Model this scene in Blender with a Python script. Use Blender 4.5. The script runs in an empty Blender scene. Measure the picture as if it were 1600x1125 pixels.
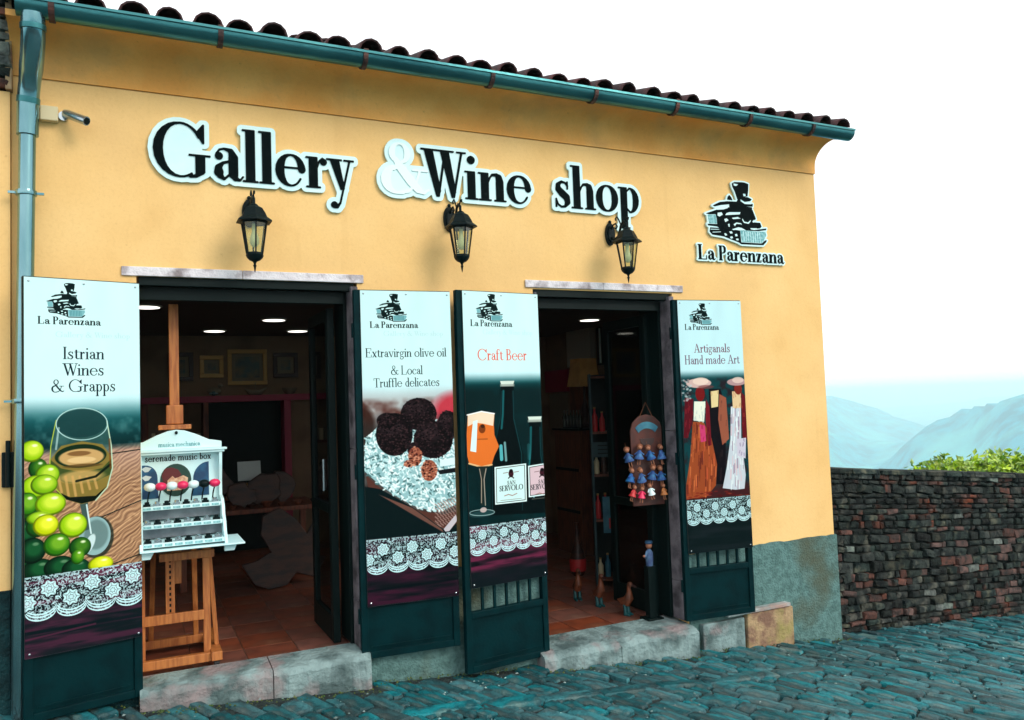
import bpy, bmesh, math, random
import numpy as np
from mathutils import Vector, Matrix
random.seed(7); RNG = np.random.RandomState(7)
C = bpy.context.scene.collection
PI = math.pi
# ---------------------------------------------------------------- camera, sky, sun, exposure
cam_d = bpy.data.cameras.new('camera'); cam = bpy.data.objects.new('camera', cam_d); C.objects.link(cam)
YAW, PITCH, ROLL, FOC = .44596526, .05390819, -.03535151, 1250.0
_f = Vector((math.sin(YAW)*math.cos(PITCH), math.cos(YAW)*math.cos(PITCH), math.sin(PITCH)))
_r = Vector((math.cos(YAW), -math.sin(YAW), 0)); _u = _r.cross(_f)
_r2 = _r*math.cos(ROLL)+_u*math.sin(ROLL); _u2 = -_r*math.sin(ROLL)+_u*math.cos(ROLL)
CAM = Vector((0, -4.9, 1.6))
cam.matrix_world = Matrix(((_r2.x,_u2.x,-_f.x,CAM.x),(_r2.y,_u2.y,-_f.y,CAM.y),(_r2.z,_u2.z,-_f.z,CAM.z),(0,0,0,1)))
cam_d.sensor_width = 36; cam_d.lens = 36*FOC/1600; cam_d.clip_start = .05; cam_d.clip_end = 60000
bpy.context.scene.camera = cam

SUN_DIR = Vector((.50, -.80, .62)).normalized()          # towards the sun
wd = bpy.data.worlds.new('World'); bpy.context.scene.world = wd; wd.use_nodes = True
nt = wd.node_tree; bg = nt.nodes['Background']
sky = nt.nodes.new('ShaderNodeTexSky'); sky.sky_type = 'NISHITA'; sky.sun_disc = False
sky.sun_elevation = math.asin(SUN_DIR.z); sky.sun_rotation = math.atan2(SUN_DIR.x, SUN_DIR.y)
sky.air_density = 1.6; sky.dust_density = 5
mx = nt.nodes.new('ShaderNodeMix'); mx.data_type = 'RGBA'; mx.inputs[0].default_value = .86
mx.inputs[7].default_value = (14.3, 14.6, 14.9, 1)        # bright even overcast
nt.links.new(sky.outputs[0], mx.inputs[6]); nt.links.new(mx.outputs[2], bg.inputs[0])
bg.inputs[1].default_value = .1
sl = bpy.data.lights.new('sun', 'SUN'); sl.energy = 1.5; sl.angle = math.radians(24); sl.color = (1, .93, .84)
so = bpy.data.objects.new('sun', sl); C.objects.link(so)
so.rotation_euler = (-SUN_DIR).to_track_quat('-Z', 'Y').to_euler(); so.location = (0, 0, 30)
vs = bpy.context.scene.view_settings
vs.view_transform = 'Standard'; vs.look = 'None'; vs.exposure = 0.14; vs.gamma = 1; vs.use_curve_mapping = False
cy = bpy.context.scene.cycles
cy.max_bounces = 6; cy.diffuse_bounces = 3; cy.glossy_bounces = 3; cy.transmission_bounces = 5; cy.transparent_max_bounces = 12; cy.volume_bounces = 2

# ---------------------------------------------------------------- helpers
def lin(c):
    c = np.asarray(c, float)/255
    return np.where(c <= .04045, c/12.92, ((c+.055)/1.055)**2.4)
def alb(r, g, b, k=1.0):
    v = np.clip(lin((r, g, b))/k, 0, .92); return (float(v[0]), float(v[1]), float(v[2]), 1)
class Nodes:
    def __init__(s, m): s.t = m.node_tree; s.n = s.t.nodes; s.l = s.t.links
    def new(s, ty, **kw):
        n = s.n.new(ty)
        for k, v in kw.items(): setattr(n, k, v)
        return n
def material(name, c, c2=None, rough=.7, metal=0, scale=6, bump=0, bscale=60, c3=None, scale3=1.5, mixlo=.42, mixhi=.62, spec=.5,
             rand=0, island=0, stretch=(1, 1, 1), coat=0, satv=.8, streak=None):
    m = bpy.data.materials.new(name); m.use_nodes = True; N = Nodes(m); b = N.n['Principled BSDF']
    b.inputs['Roughness'].default_value = rough; b.inputs['Metallic'].default_value = metal
    b.inputs['Specular IOR Level'].default_value = spec; b.inputs['Coat Weight'].default_value = coat
    tc = N.new('ShaderNodeTexCoord'); mp = N.new('ShaderNodeMapping'); mp.inputs['Scale'].default_value = stretch
    N.l.new(tc.outputs['Object'], mp.inputs[0])
    col = None
    def noise(sc, det=6):
        n = N.new('ShaderNodeTexNoise'); n.inputs['Scale'].default_value = sc; n.inputs['Detail'].default_value = det
        N.l.new(mp.outputs[0], n.inputs[0]); return n
    def mix(a, bcol, fac):
        x = N.new('ShaderNodeMix', data_type='RGBA')
        if isinstance(a, tuple): x.inputs[6].default_value = a
        else: N.l.new(a, x.inputs[6])
        x.inputs[7].default_value = bcol; N.l.new(fac, x.inputs[0]); return x.outputs[2]
    def ramp(sock, lo, hi):
        r = N.new('ShaderNodeMapRange'); r.inputs[1].default_value = lo; r.inputs[2].default_value = hi
        N.l.new(sock, r.inputs[0]); return r.outputs[0]
    col = c
    if c2: col = mix(col, c2, ramp(noise(scale).outputs[0], mixlo, mixhi))
    if c3: col = mix(col, c3, ramp(noise(scale3, 8).outputs[0], .52, .68))
    if streak:
        mp2 = N.new('ShaderNodeMapping'); mp2.inputs['Scale'].default_value = (7, 7, .5); N.l.new(tc.outputs['Object'], mp2.inputs[0])
        for sc, lo, hi, src, fc in ((1.0, .60, .80, mp2, .28), (26, .68, .78, mp, .5), (3.2, .55, .75, mp, .14), (60, .5, .75, mp, .16)):
            n = N.new('ShaderNodeTexNoise'); n.inputs['Scale'].default_value = sc; n.inputs['Detail'].default_value = 7; N.l.new(src.outputs[0], n.inputs[0])
            ml = N.new('ShaderNodeMath', operation='MULTIPLY'); ml.inputs[1].default_value = fc; N.l.new(ramp(n.outputs[0], lo, hi), ml.inputs[0]); col = mix(col, streak, ml.outputs[0])
    if rand or island:
        if rand: s = N.new('ShaderNodeObjectInfo').outputs['Random']; a = rand
        else: s = N.new('ShaderNodeNewGeometry').outputs['Random Per Island']; a = island
        h = N.new('ShaderNodeHueSaturation'); r = N.new('ShaderNodeMapRange')
        r.inputs[3].default_value = 1-a; r.inputs[4].default_value = 1+a; N.l.new(s, r.inputs[0]); N.l.new(r.outputs[0], h.inputs['Value'])
        mm = N.new('ShaderNodeMath', operation='MULTIPLY'); mm.inputs[1].default_value = 7.31; N.l.new(s, mm.inputs[0])
        fr = N.new('ShaderNodeMath', operation='FRACT'); N.l.new(mm.outputs[0], fr.inputs[0])
        r2 = N.new('ShaderNodeMapRange'); r2.inputs[3].default_value = 1-a*satv; r2.inputs[4].default_value = 1+a*.3
        N.l.new(fr.outputs[0], r2.inputs[0]); N.l.new(r2.outputs[0], h.inputs['Saturation'])
        if isinstance(col, tuple): h.inputs['Color'].default_value = col
        else: N.l.new(col, h.inputs['Color'])
        col = h.outputs[0]
    if isinstance(col, tuple): b.inputs['Base Color'].default_value = col
    else: N.l.new(col, b.inputs['Base Color'])
    if bump:
        bn = N.new('ShaderNodeBump'); bn.inputs['Strength'].default_value = min(1, bump); bn.inputs['Distance'].default_value = .01*max(1, bump)
        N.l.new(noise(bscale, 8).outputs[0], bn.inputs['Height']); N.l.new(bn.outputs[0], b.inputs['Normal'])
    return m
M = {}
M['stucco'] = material('yellow stucco', alb(244, 203, 138), alb(237, 192, 124), rough=.9, scale=1.6, bump=.25, bscale=22, streak=alb(200, 152, 92), c3=alb(233, 191, 128), scale3=1.1, mixlo=.35, mixhi=.7, spec=.2)
M['cove'] = material('cove plaster', alb(248, 184, 104), alb(236, 166, 86), rough=.9, scale=2.5, bump=.3, bscale=16, streak=alb(186, 134, 78), c3=alb(214, 164, 100), scale3=2.2, spec=.2)
M['plinth'] = material('grey plinth render', alb(98, 134, 131), alb(80, 112, 109), rough=.95, scale=22, bump=1.5, bscale=60, c3=alb(84, 90, 74), scale3=1.7, spec=.2)
M['plinth_dark'] = material('rough dark render', alb(16, 58, 62), alb(8, 38, 42), rough=.95, scale=8, bump=2, bscale=55, spec=.3)
M['stone'] = material('pale limestone', alb(176, 190, 190), alb(128, 142, 142), rough=.8, scale=7, bump=1, bscale=40, c3=alb(176, 140, 128), scale3=3.5, spec=.3)
M['stone_floor'] = material('worn threshold stone', alb(132, 156, 156), alb(78, 98, 98), rough=.75, scale=6, bump=1.5, bscale=34, c3=alb(140, 130, 130), scale3=4.5, spec=.3)
M['surround'] = material('pinkish stone surround', alb(228, 224, 228), alb(204, 198, 204), rough=.8, scale=9, bump=.8, bscale=40, c3=alb(140, 130, 132), scale3=9, spec=.3)
M['block'] = material('ochre corner stone', alb(172, 146, 110), alb(126, 96, 78), rough=.9, scale=9, bump=1.2, bscale=40, c3=alb(150, 140, 84), scale3=5)
M['cobble'] = material('teal grey cobble', alb(24, 106, 113), alb(14, 62, 69), rough=.6, scale=9, bump=1, bscale=55, c3=alb(84, 112, 110), scale3=5, rand=.45, spec=.35, satv=.6)
M['cobble_stuff'] = material('teal grey cobble field', alb(24, 106, 113), alb(14, 62, 69), rough=.6, scale=9, bump=1, bscale=55, c3=alb(84, 112, 110), scale3=5, island=.45, spec=.35, satv=.6)
M['joint'] = material('gritty joint', alb(12, 28, 30), alb(36, 56, 54), rough=.95, scale=25, bump=1.5, bscale=80)
M['wallstone'] = material('rubble stone', alb(44, 53, 49), alb(16, 25, 26), rough=.9, scale=14, bump=2, bscale=50, rand=.6, c3=alb(84, 84, 72), scale3=8, spec=.2)
M['wallbrick'] = material('reddish rubble stone', alb(92, 56, 46), alb(46, 34, 30), rough=.9, scale=14, bump=1.5, bscale=50, rand=.4)
M['wallpale'] = material('pale rubble stone', alb(112, 122, 114), alb(64, 72, 70), rough=.9, scale=14, bump=1.5, bscale=50, rand=.3)
M['wallstuff'] = material('rubble stone field', alb(44, 53, 49), alb(16, 25, 26), rough=.9, scale=14, bump=2, bscale=50, island=.6, c3=alb(96, 56, 44), scale3=3, spec=.2)
M['mortar'] = material('dark mortar', alb(14, 22, 23), alb(30, 40, 38), rough=1, scale=20, bump=1, bscale=60)
M['door'] = material('dark teal door paint', alb(0, 38, 42), alb(0, 30, 34), rough=.5, scale=8, bump=.15, bscale=60, spec=.07)
M['black'] = material('black metal', alb(6, 22, 24), alb(8, 24, 26), rough=.45, scale=20, bump=.2, bscale=60, spec=.12)
M['dark'] = material('dark green black frame', alb(2, 20, 20), rough=.5, spec=.15)
M['jamb'] = material('weathered jamb stone', alb(120, 114, 120), alb(88, 84, 90), rough=.85, scale=9, bump=.8, bscale=40, c3=alb(60, 56, 60), scale3=7, spec=.2)
M['shelfblue'] = material('dark blue grey paint', alb(14, 52, 58), alb(24, 64, 70), rough=.6, scale=9)
M['rackwood'] = material('dark rack board', alb(84, 36, 26), alb(56, 26, 22), rough=.6, scale=9)
M['zinc'] = material('zinc gutter metal', alb(66, 126, 130), alb(42, 94, 100), rough=.3, metal=.8, scale=4, stretch=(.4, 1, 1), bump=.1)
M['zinc2'] = material('bright zinc pipe', alb(140, 178, 184), alb(96, 140, 148), rough=.18, metal=.9, scale=5, stretch=(1, 1, .2))
M['rust'] = material('rusty strap', alb(92, 52, 42), alb(40, 24, 24), rough=.7, scale=14, rand=.2)
M['tile'] = material('terracotta roof tile', alb(74, 36, 38), alb(28, 17, 19), rough=.85, scale=9, bump=.8, bscale=40, rand=.3, c3=alb(60, 52, 48), scale3=6)
M['white'] = material('white painted board', alb(214, 248, 250), alb(204, 242, 246), rough=.5, scale=5)
M['ampwhite'] = material('white letter', alb(226, 253, 255), rough=.45)
M['ink'] = material('black letter', alb(2, 14, 16), rough=.7, spec=.05)
M['riser'] = material('grey riser', alb(128, 132, 138), alb(104, 108, 116), rough=.7, scale=12)
M['midteal'] = material('grey teal print', alb(88, 160, 166), alb(150, 205, 208), rough=.5, scale=40)
M['board_back'] = material('dark board edge', alb(50, 60, 60), rough=.6)
M['beige'] = material('beige plastic', alb(214, 200, 160), rough=.6)
M['chrome'] = material('camera metal', alb(190, 200, 205), rough=.2, metal=.9)
M['wood'] = material('easel beech wood', alb(186, 116, 58), alb(156, 88, 40), rough=.5, scale=10, stretch=(6, 6, .6), bump=.2)
M['wood_dark'] = material('shelf wood', alb(120, 66, 44), alb(84, 46, 34), rough=.6, scale=9, stretch=(5, 5, .6), bump=.2)
M['olive'] = material('olive wood', alb(66, 35, 24), alb(32, 19, 16), rough=.5, scale=7, stretch=(1, 1, 3), bump=.3, rand=.2)
M['terra'] = material('terracotta floor tile', alb(140, 76, 54), alb(100, 52, 40), rough=.38, scale=5, rand=.22, c3=alb(140, 92, 70), scale3=4)
M['grout'] = material('grout', alb(150, 120, 100), rough=.9)
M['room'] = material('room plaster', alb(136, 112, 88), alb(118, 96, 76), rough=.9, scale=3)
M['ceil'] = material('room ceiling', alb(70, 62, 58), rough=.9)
M['crimson'] = material('crimson painted board', alb(150, 24, 60), rough=.5)
M['rubber'] = material('black rubber', alb(18, 20, 22), rough=.7)
M['gold'] = material('gold frame', alb(170, 130, 70), rough=.4, metal=.3)
M['frame_dark'] = material('dark picture frame', alb(54, 30, 28), rough=.4)
M['paper'] = material('paper sheet', alb(196, 206, 204), rough=.8)
M['paint1'] = material('painted landscape', alb(70, 92, 88), alb(120, 106, 78), rough=.6, scale=7, c3=alb(40, 60, 70), scale3=5)
M['mat_card'] = material('picture mount', alb(120, 112, 92), rough=.8)
M['parchment'] = material('parchment lamp shade', alb(214, 170, 96), alb(190, 146, 76), rough=.7, scale=5)
M['column'] = material('cream pilaster', alb(170, 172, 160), rough=.8)
M['red'] = material('red print', alb(190, 40, 44), rough=.5)
M['pinkred'] = material('magenta red knob', alb(226, 36, 92), rough=.35)
M['pearl'] = material('pearly white knob', alb(222, 246, 246), rough=.3)
M['blue'] = material('bright blue cloth', alb(20, 66, 130), alb(40, 110, 160), rough=.7, scale=30, rand=.3)
M['skin'] = material('painted wooden face', alb(160, 104, 76), rough=.6)
M['straw'] = material('straw hair', alb(120, 70, 44), rough=.8)
M['duck'] = material('carved duck wood', alb(120, 66, 40), alb(70, 38, 26), rough=.5, scale=14, bump=.2)
M['boot'] = material('teal rubber boot', alb(20, 84, 88), rough=.35)
M['skyblue'] = material('painted steel blue', alb(30, 96, 120), alb(60, 130, 150), rough=.5, scale=9)
M['bottle'] = material('dark bottle glass', alb(10, 30, 26), rough=.1, spec=.8)
M['leaf'] = material('bright green leaf', alb(178, 208, 30), alb(96, 150, 20), rough=.5, scale=12, island=.35)
M['stem'] = material('green stem', alb(70, 90, 30), rough=.7)
M['moss'] = material('moss', alb(50, 80, 30), alb(90, 100, 40), rough=.95, scale=30, island=.3)
def glass_mat(name, tint, refl, rough=.03):
    m = bpy.data.materials.new(name); m.use_nodes = True; N = Nodes(m); out = N.n['Material Output']; N.n.remove(N.n['Principled BSDF'])
    tr = N.new('ShaderNodeBsdfTransparent'); tr.inputs[0].default_value = tint
    gl = N.new('ShaderNodeBsdfGlossy'); gl.inputs['Roughness'].default_value = rough
    fr = N.new('ShaderNodeFresnel'); fr.inputs[0].default_value = 1.5
    mu = N.new('ShaderNodeMath', operation='MULTIPLY'); mu.inputs[1].default_value = refl; N.l.new(fr.outputs[0], mu.inputs[0])
    x = N.new('ShaderNodeMixShader'); N.l.new(mu.outputs[0], x.inputs[0]); N.l.new(tr.outputs[0], x.inputs[1]); N.l.new(gl.outputs[0], x.inputs[2])
    N.l.new(x.outputs[0], out.inputs[0]); return m
M['glass'] = glass_mat('door glass', (.4, .5, .5, 1), 1.3)
M['lampglass'] = glass_mat('lantern glass', (.86, .9, .7, 1), 1.8, .12)
def emis(name, c, s):
    m = bpy.data.materials.new(name); m.use_nodes = True; b = m.node_tree.nodes['Principled BSDF']
    b.inputs['Base Color'].default_value = c; b.inputs['Emission Color'].default_value = c; b.inputs['Emission Strength'].default_value = s; return m
M['led'] = emis('led panel', (1, .95, .85, 1), 2.0)
M['bulb'] = material('frosted bulb', alb(230, 228, 200), rough=.3)

class MB:
    """collects shapes; build() links them as one mesh object"""
    def __init__(s): s.v = []; s.f = []; s.uv = None
    def add(s, vs, fs):
        n = len(s.v); s.v += [tuple(map(float, v)) for v in vs]; s.f += [tuple(i+n for i in f) for f in fs]; return s
    def box(s, a, b, rot=None):
        x0, y0, z0 = a; x1, y1, z1 = b
        vs = [(x0,y0,z0),(x1,y0,z0),(x1,y1,z0),(x0,y1,z0),(x0,y0,z1),(x1,y0,z1),(x1,y1,z1),(x0,y1,z1)]
        if rot is not None: vs = [tuple(rot @ Vector(v)) for v in vs]
        return s.add(vs, [(0,3,2,1),(4,5,6,7),(0,1,5,4),(1,2,6,5),(2,3,7,6),(3,0,4,7)])
    def beam(s, p, q, w, d, up=(0, -1, 0)):
        p = Vector(p); q = Vector(q); z = (q-p).normalized(); x = z.cross(Vector(up)).normalized(); y = x.cross(z)
        vs = [e + x*sx*w/2 + y*sy*d/2 for e in (p, q) for sx, sy in ((-1,-1),(1,-1),(1,1),(-1,1))]
        return s.add(vs, [(0,3,2,1),(4,5,6,7),(0,1,5,4),(1,2,6,5),(2,3,7,6),(3,0,4,7)])
    def tube(s, pts, r, n=10, cap=True):
        pts = [Vector(p) for p in pts]; rr = r if isinstance(r, (list, tuple)) else [r]*len(pts)
        base = len(s.v); prev = None
        for i, p in enumerate(pts):
            t = (pts[min(i+1, len(pts)-1)] - pts[max(i-1, 0)]).normalized()
            a = t.cross(Vector((0, 0, 1)) if abs(t.z) < .9 else Vector((1, 0, 0))).normalized() if prev is None else (prev - t*prev.dot(t)).normalized()
            prev = a; b = t.cross(a)
            for k in range(n): s.v.append(tuple(p + (a*math.cos(2*PI*k/n) + b*math.sin(2*PI*k/n))*rr[i]))
        for i in range(len(pts)-1):
            for k in range(n): s.f.append((base+i*n+k, base+i*n+(k+1) % n, base+(i+1)*n+(k+1) % n, base+(i+1)*n+k))
        if cap: s.f.append(tuple(base+k for k in range(n))[::-1]); s.f.append(tuple(base+(len(pts)-1)*n+k for k in range(n)))
        return s
    def lathe(s, prof, c=(0, 0, 0), n=14, sx=1, sy=1, ph=0):
        base = len(s.v)
        for r, z in prof:
            for k in range(n): a = 2*PI*k/n+ph; s.v.append((c[0]+r*sx*math.cos(a), c[1]+r*sy*math.sin(a), c[2]+z))
        for i in range(len(prof)-1):
            for k in range(n): s.f.append((base+i*n+k, base+i*n+(k+1) % n, base+(i+1)*n+(k+1) % n, base+(i+1)*n+k))
        s.f.append(tuple(base+k for k in range(n))[::-1]); s.f.append(tuple(base+(len(prof)-1)*n+k for k in range(n)))
        return s
    def ball(s, c, r, n=10, m=6, sq=(1, 1, 1)):
        prof = [(max(1e-4, r*math.sin(PI*i/m))*1, -r*math.cos(PI*i/m)*sq[2]) for i in range(m+1)]
        return s.lathe(prof, c, n, sq[0], sq[1])
    def prism(s, poly, fn, t0, t1):
        """poly in 2D, fn(u, v, t) -> 3D, extruded from t0 to t1"""
        n = len(poly); vs = [fn(u, v, t0) for u, v in poly] + [fn(u, v, t1) for u, v in poly]
        return s.add(vs, [tuple(range(n))[::-1], tuple(range(n, 2*n))] + [(i, (i+1) % n, n+(i+1) % n, n+i) for i in range(n)])
    def build(s, name, mat, parent=None, smooth=False, bevel=0, shift=None):
        me = bpy.data.meshes.new(name); me.from_pydata(s.v, [], s.f); me.update()
        bm = bmesh.new(); bm.from_mesh(me); bmesh.ops.recalc_face_normals(bm, faces=bm.faces); bm.to_mesh(me); bm.free()
        me.materials.append(M[mat] if isinstance(mat, str) else mat)
        if smooth:
            me.polygons.foreach_set('use_smooth', [True]*len(me.polygons)); me.set_sharp_from_angle(angle=math.radians(38))
        o = bpy.data.objects.new(name, me); C.objects.link(o); o.parent = parent
        if shift: o.location = shift
        if bevel:
            b = o.modifiers.new('bevel', 'BEVEL'); b.width = bevel; b.segments = 2; b.limit_method = 'ANGLE'; b.harden_normals = False
        return o
def tag(o, label=None, cat=None, group=None, kind=None):
    for k, v in (('label', label), ('category', cat), ('group', group), ('kind', kind)):
        if v: o[k] = v
    return o
def thing(name, loc=(0, 0, 0), label=None, cat=None, group=None, rz=0):
    o = bpy.data.objects.new(name, None); C.objects.link(o); o.location = loc; o.rotation_euler = (0, 0, rz); o.empty_display_size = .1
    return tag(o, label, cat, group)
def bxo(name, a, b, mat, parent=None, bevel=0): return MB().box(a, b).build(name, mat, parent, bevel=bevel)
def copy_tree(o, parent=None):
    c = o.copy(); C.objects.link(c); c.parent = parent
    for ch in list(o.children): copy_tree(ch, c)
    return c
def in_view(p):
    d = Vector(p)-CAM; z = d.dot(_f)
    if z <= .1: return None
    return (800+FOC*d.dot(_r2)/z, 562.5-FOC*d.dot(_u2)/z, z)

# ---------------------------------------------------------------- lettering: glyphs as signed distance shapes
XH = .61
def gly(ch, w, t):
    """primitives of one serif letter: ('P', points) polygon, ('S', [(x, y, half width)...]) stroke; and its advance"""
    h = w/2; q = t/2; P = []; xh = XH
    def R(x0, y0, x1, y1): P.append(('P', [(x0,y0),(x1,y0),(x1,y1),(x0,y1)]))
    def Q(*p): P.append(('P', list(p)))
    def S(*p): P.append(('S', list(p)))
    def E(cx, cy, rx, ry, a0=0, a1=360, th=w, tn=t, pw=1.6):
        n = max(6, int(abs(a1-a0)/14)); pts = []
        for i in range(n+1):
            a = math.radians(a0+(a1-a0)*i/n); pts.append((cx+rx*math.cos(a), cy+ry*math.sin(a), tn/2+(th-tn)/2*abs(math.cos(a))**pw))
        P.append(('S', pts))
    def D(x, y, r): P.append(('S', [(x, y, r), (x+.001, y, r)]))
    s0 = .06; sr = s0+w; cw = .12+.02/max(w, .05)*.3
    def stem(x, y0, y1, bot=True, top='l'):
        R(x, y0, x+w, y1)
        if bot: R(x-.055, y0, x+w+.055, y0+t)
        if top == 'l': R(x-.06, y1-t, x+w, y1)
        if top == 'b': R(x-.055, y1-t, x+w+.055, y1)
    def arch(x, y1=xh):
        x2 = x+w+cw
        S((x+w-.01, y1-.2, q), (x+w+.03, y1-.1, q), (x+w+.08, y1-.035, q*1.4), (x2+h*.2, y1-.03, max(q, h*.45)), (x2+h*.8, y1-.085, h*.85), (x2+h, y1-.18, h))
        R(x2, 0, x2+w, y1-.17); R(x2-.045, 0, x2+w+.055, t); return x2
    if ch == ' ': return [], .26
    if ch == 'l': stem(s0, 0, 1); return P, sr+.06
    if ch == 'i': stem(s0, 0, xh); D(s0+h, .85, max(h*1.05, .06)); return P, sr+.06
    if ch == 'n': stem(s0, 0, xh); x2 = arch(s0); return P, x2+w+.06
    if ch == 'm': stem(s0, 0, xh); x2 = arch(s0); x3 = arch(x2); return P, x3+w+.06
    if ch == 'h': stem(s0, 0, 1); x2 = arch(s0); return P, x2+w+.06
    if ch == 'u':
        x2 = sr+cw; R(s0, .17, sr, xh); R(s0-.05, xh-t, sr, xh); R(x2, 0, x2+w, xh); R(x2-.05, xh-t, x2+w, xh); R(x2, 0, x2+w+.06, t)
        S((s0+h, .2, h), (s0+h*1.2, .09, h*.8), (sr+.02, .03, max(q, h*.4)), (sr+cw*.6, .04, q), (x2, .13, q)); return P, x2+w+.06
    if ch == 'r': stem(s0, 0, xh); S((sr-.01, xh-.2, q), (sr+.03, xh-.08, q), (sr+.09, xh-.03, q*1.5)); D(sr+.11, xh-.09, max(.055, h*.8)); return P, sr+.19
    if ch == 't': R(s0+.02, .1, s0+.02+w, xh+.16); R(s0-.05, xh-t, s0+w+.12, xh); S((s0+.02+h, .13, h), (s0+.04+h*1.3, .05, h*.7), (s0+w+.08, .025, q*1.2), (s0+w+.15, .1, q)); return P, s0+w+.15
    if ch == 'f': R(s0, 0, sr, .8); R(s0-.05, 0, sr+.07, t); R(s0-.06, xh-t, sr+.1, xh); S((s0+h, .78, h), (s0+h*1.3, .92, h*.7), (sr+.06, .985, q), (sr+.12, .96, q)); D(sr+.14, .91, max(.045, h*.6)); return P, sr+.16
    if ch in 'oeOCG0':
        big = ch in 'OCG'; H = 1.02 if big else xh+.02; rx = (.36 if big else .2); cx = rx+h*.7+.03; cyy = H/2-.01; ry = H/2-q
        if ch in 'oO': E(cx, cyy, rx, ry, 0, 360); return P, 2*cx
        if ch == 'e':
            yb = cyy+.03; E(cx, cyy, rx, ry, 5, 90, w*.85); E(cx, cyy, rx, ry, 90, 270); E(cx, cyy, rx, ry, 270, 328, t*1.2)
            R(cx-rx, yb, cx+rx+h*.7, yb+t); return P, 2*cx-.02
        E(cx, cyy, rx, ry, 90, 270); E(cx, cyy, rx, ry, 270, 300 if ch == 'G' else 325, t*1.5); E(cx, cyy, rx, ry, 32, 90, t*1.8)
        xr = cx+rx
        if ch == 'C' : Q((xr-.03, .66), (xr+.02, .66), (xr+.02, 1.0), (xr-.01, 1.0), (xr-.1, .84)); return P, 2*cx-.02
        Q((xr-.0, .64), (xr+.035, .64), (xr+.035, 1.0), (xr+.005, 1.0), (xr-.11, .84))
        R(xr-w*.72, .1, xr+w*.28, .42); R(xr-w*.72-.11, .4, xr+w*.28+.09, .4+t)
        S((xr-.2, .02, q*1.3), (xr-.1, .04, q*1.8), (xr-w*.22, .13, h*.95)); return P, 2*cx+.07
    if ch == 'c': E(.2+h*.7+.03, xh/2, .2, xh/2-q, 90, 270); E(.23+h*.7, xh/2, .2, xh/2-q, 270, 325, t*1.3); E(.23+h*.7, xh/2, .2, xh/2-q, 45, 90, t*1.5); D(.36+h*.7, xh-.15, max(.05, h*.75)); return P, .43+h
    if ch in 'pdgqb':
        if ch == 'p': stem(s0, -.38, xh); E(sr+.06, xh/2, .12+h*.6, xh/2-q, -90, 90, w*.95); S((sr+.07, xh-q, q), (sr-.01, xh-.1, q)); S((sr+.07, q, q), (sr-.01, .1, q)); return P, sr+.24+h
        if ch == 'd':
            xs = .27+h*.8; R(xs, 0, xs+w, 1); R(xs-.06, 1-t, xs+w, 1); R(xs, 0, xs+w+.06, t)
            E(xs-.06, xh/2, .12+h*.6, xh/2-q, 90, 270, w*.95); S((xs-.07, xh-q, q), (xs+.01, xh-.1, q)); S((xs-.07, q, q), (xs+.01, .1, q)); return P, xs+w+.06
        if ch == 'g': E(.2, xh-.19, .13, .17, 0, 360, w*.8); S((.12, xh-.36, q), (.07, .16, q*1.2), (.12, .08, h*.6), (.3, .06, h*.7), (.37, -.06, h*.7), (.3, -.22, q*1.3), (.14, -.25, q*1.3), (.05, -.14, q*1.5), (.12, .03, q)); S((.3, xh-.06, q), (.4, xh-.02, q*1.3)); D(.41, xh-.04, .035); return P, .45
        if ch == 'b': stem(s0, 0, 1, bot=False); E(sr+.06, xh/2, .12+h*.6, xh/2-q, -90, 90, w*.95); S((sr+.07, xh-q, q), (sr-.01, xh-.1, q)); S((sr+.07, q, q), (sr-.01, .04, q)); return P, sr+.24+h
    if ch == 'a':
        xs = .22+h*.7; D(.1+h*.2, xh-.16, max(.05, h*.85)); S((.06+h*.2, xh-.12, q*1.2), (.1+h*.3, xh-.04, q), (.2, xh-.015, q), (xs+h*.5, xh-.05, h*.55), (xs+h, xh-.17, h))
        R(xs, .09, xs+w, xh-.16); S((xs+.02, xh*.60, q), (.18, xh*.53, q*1.5), (.05+h*.7, xh*.38, h*.75), (.03+h, xh*.24, h), (.05+h, .09, h*.7), (.2, .02, q*1.2), (xs+.02, .12, q))
        S((xs+h, .12, h), (xs+h*1.4, .05, h*.6), (xs+w+.03, .02, q), (xs+w+.08, .09, q)); return P, xs+w+.07
    if ch in 'sS':
        k = 1 if ch == 's' else 1.62; b = 1 if ch == 's' else 1.15
        S(*[(x*b+.02, y*k, z) for x, y, z in ((.31, .5, q), (.25, .575, q*1.1), (.16, .59, q*1.6), (.08, .52, h*.6), (.085, .42, h*.85), (.17, .33, h), (.28, .24, h*.95), (.30, .13, h*.8), (.24, .03, q*1.6), (.15, .015, q*1.2), (.07, .07, q), (.03, .18, q))])
        R(.03*b, 0, .03*b+t, .21*k); R(.33*b-t+.01, .42*k, .33*b+.01, .61*k); return P, .41*b
    if ch in 'yv':
        Q((.03, xh), (.03+w*1.1, xh), (.235+w*.5, .02), (.235-.0, .0), (.2+w*.2, -.0)); R(-.03, xh-t, .09+w*1.1, xh); R(.3, xh-t, .5, xh)
        if ch == 'v': Q((.40, xh), (.40+t, xh), (.25+w*.4, 0), (.21+w*.4, 0)); return P, .49
        Q((.40, xh), (.40+t*1.1, xh), (.2+t, -.29), (.2, -.29)); S((.21, -.27, q*1.3), (.17, -.34, q*1.5), (.12, -.34, q*1.5)); D(.11, -.3, max(.05, h*.8)); return P, .49
    if ch == 'x': Q((.02, xh), (.02+w*1.2, xh), (.42, 0), (.42-w*1.2, 0)); Q((.37, xh), (.37+t*1.3, xh), (.07+t, 0), (.05, 0)); R(-.02, xh-t, .2, xh); R(.3, xh-t, .46, xh); R(-.01, 0, .15, t); R(.25, 0, .48, t); return P, .48
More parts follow.
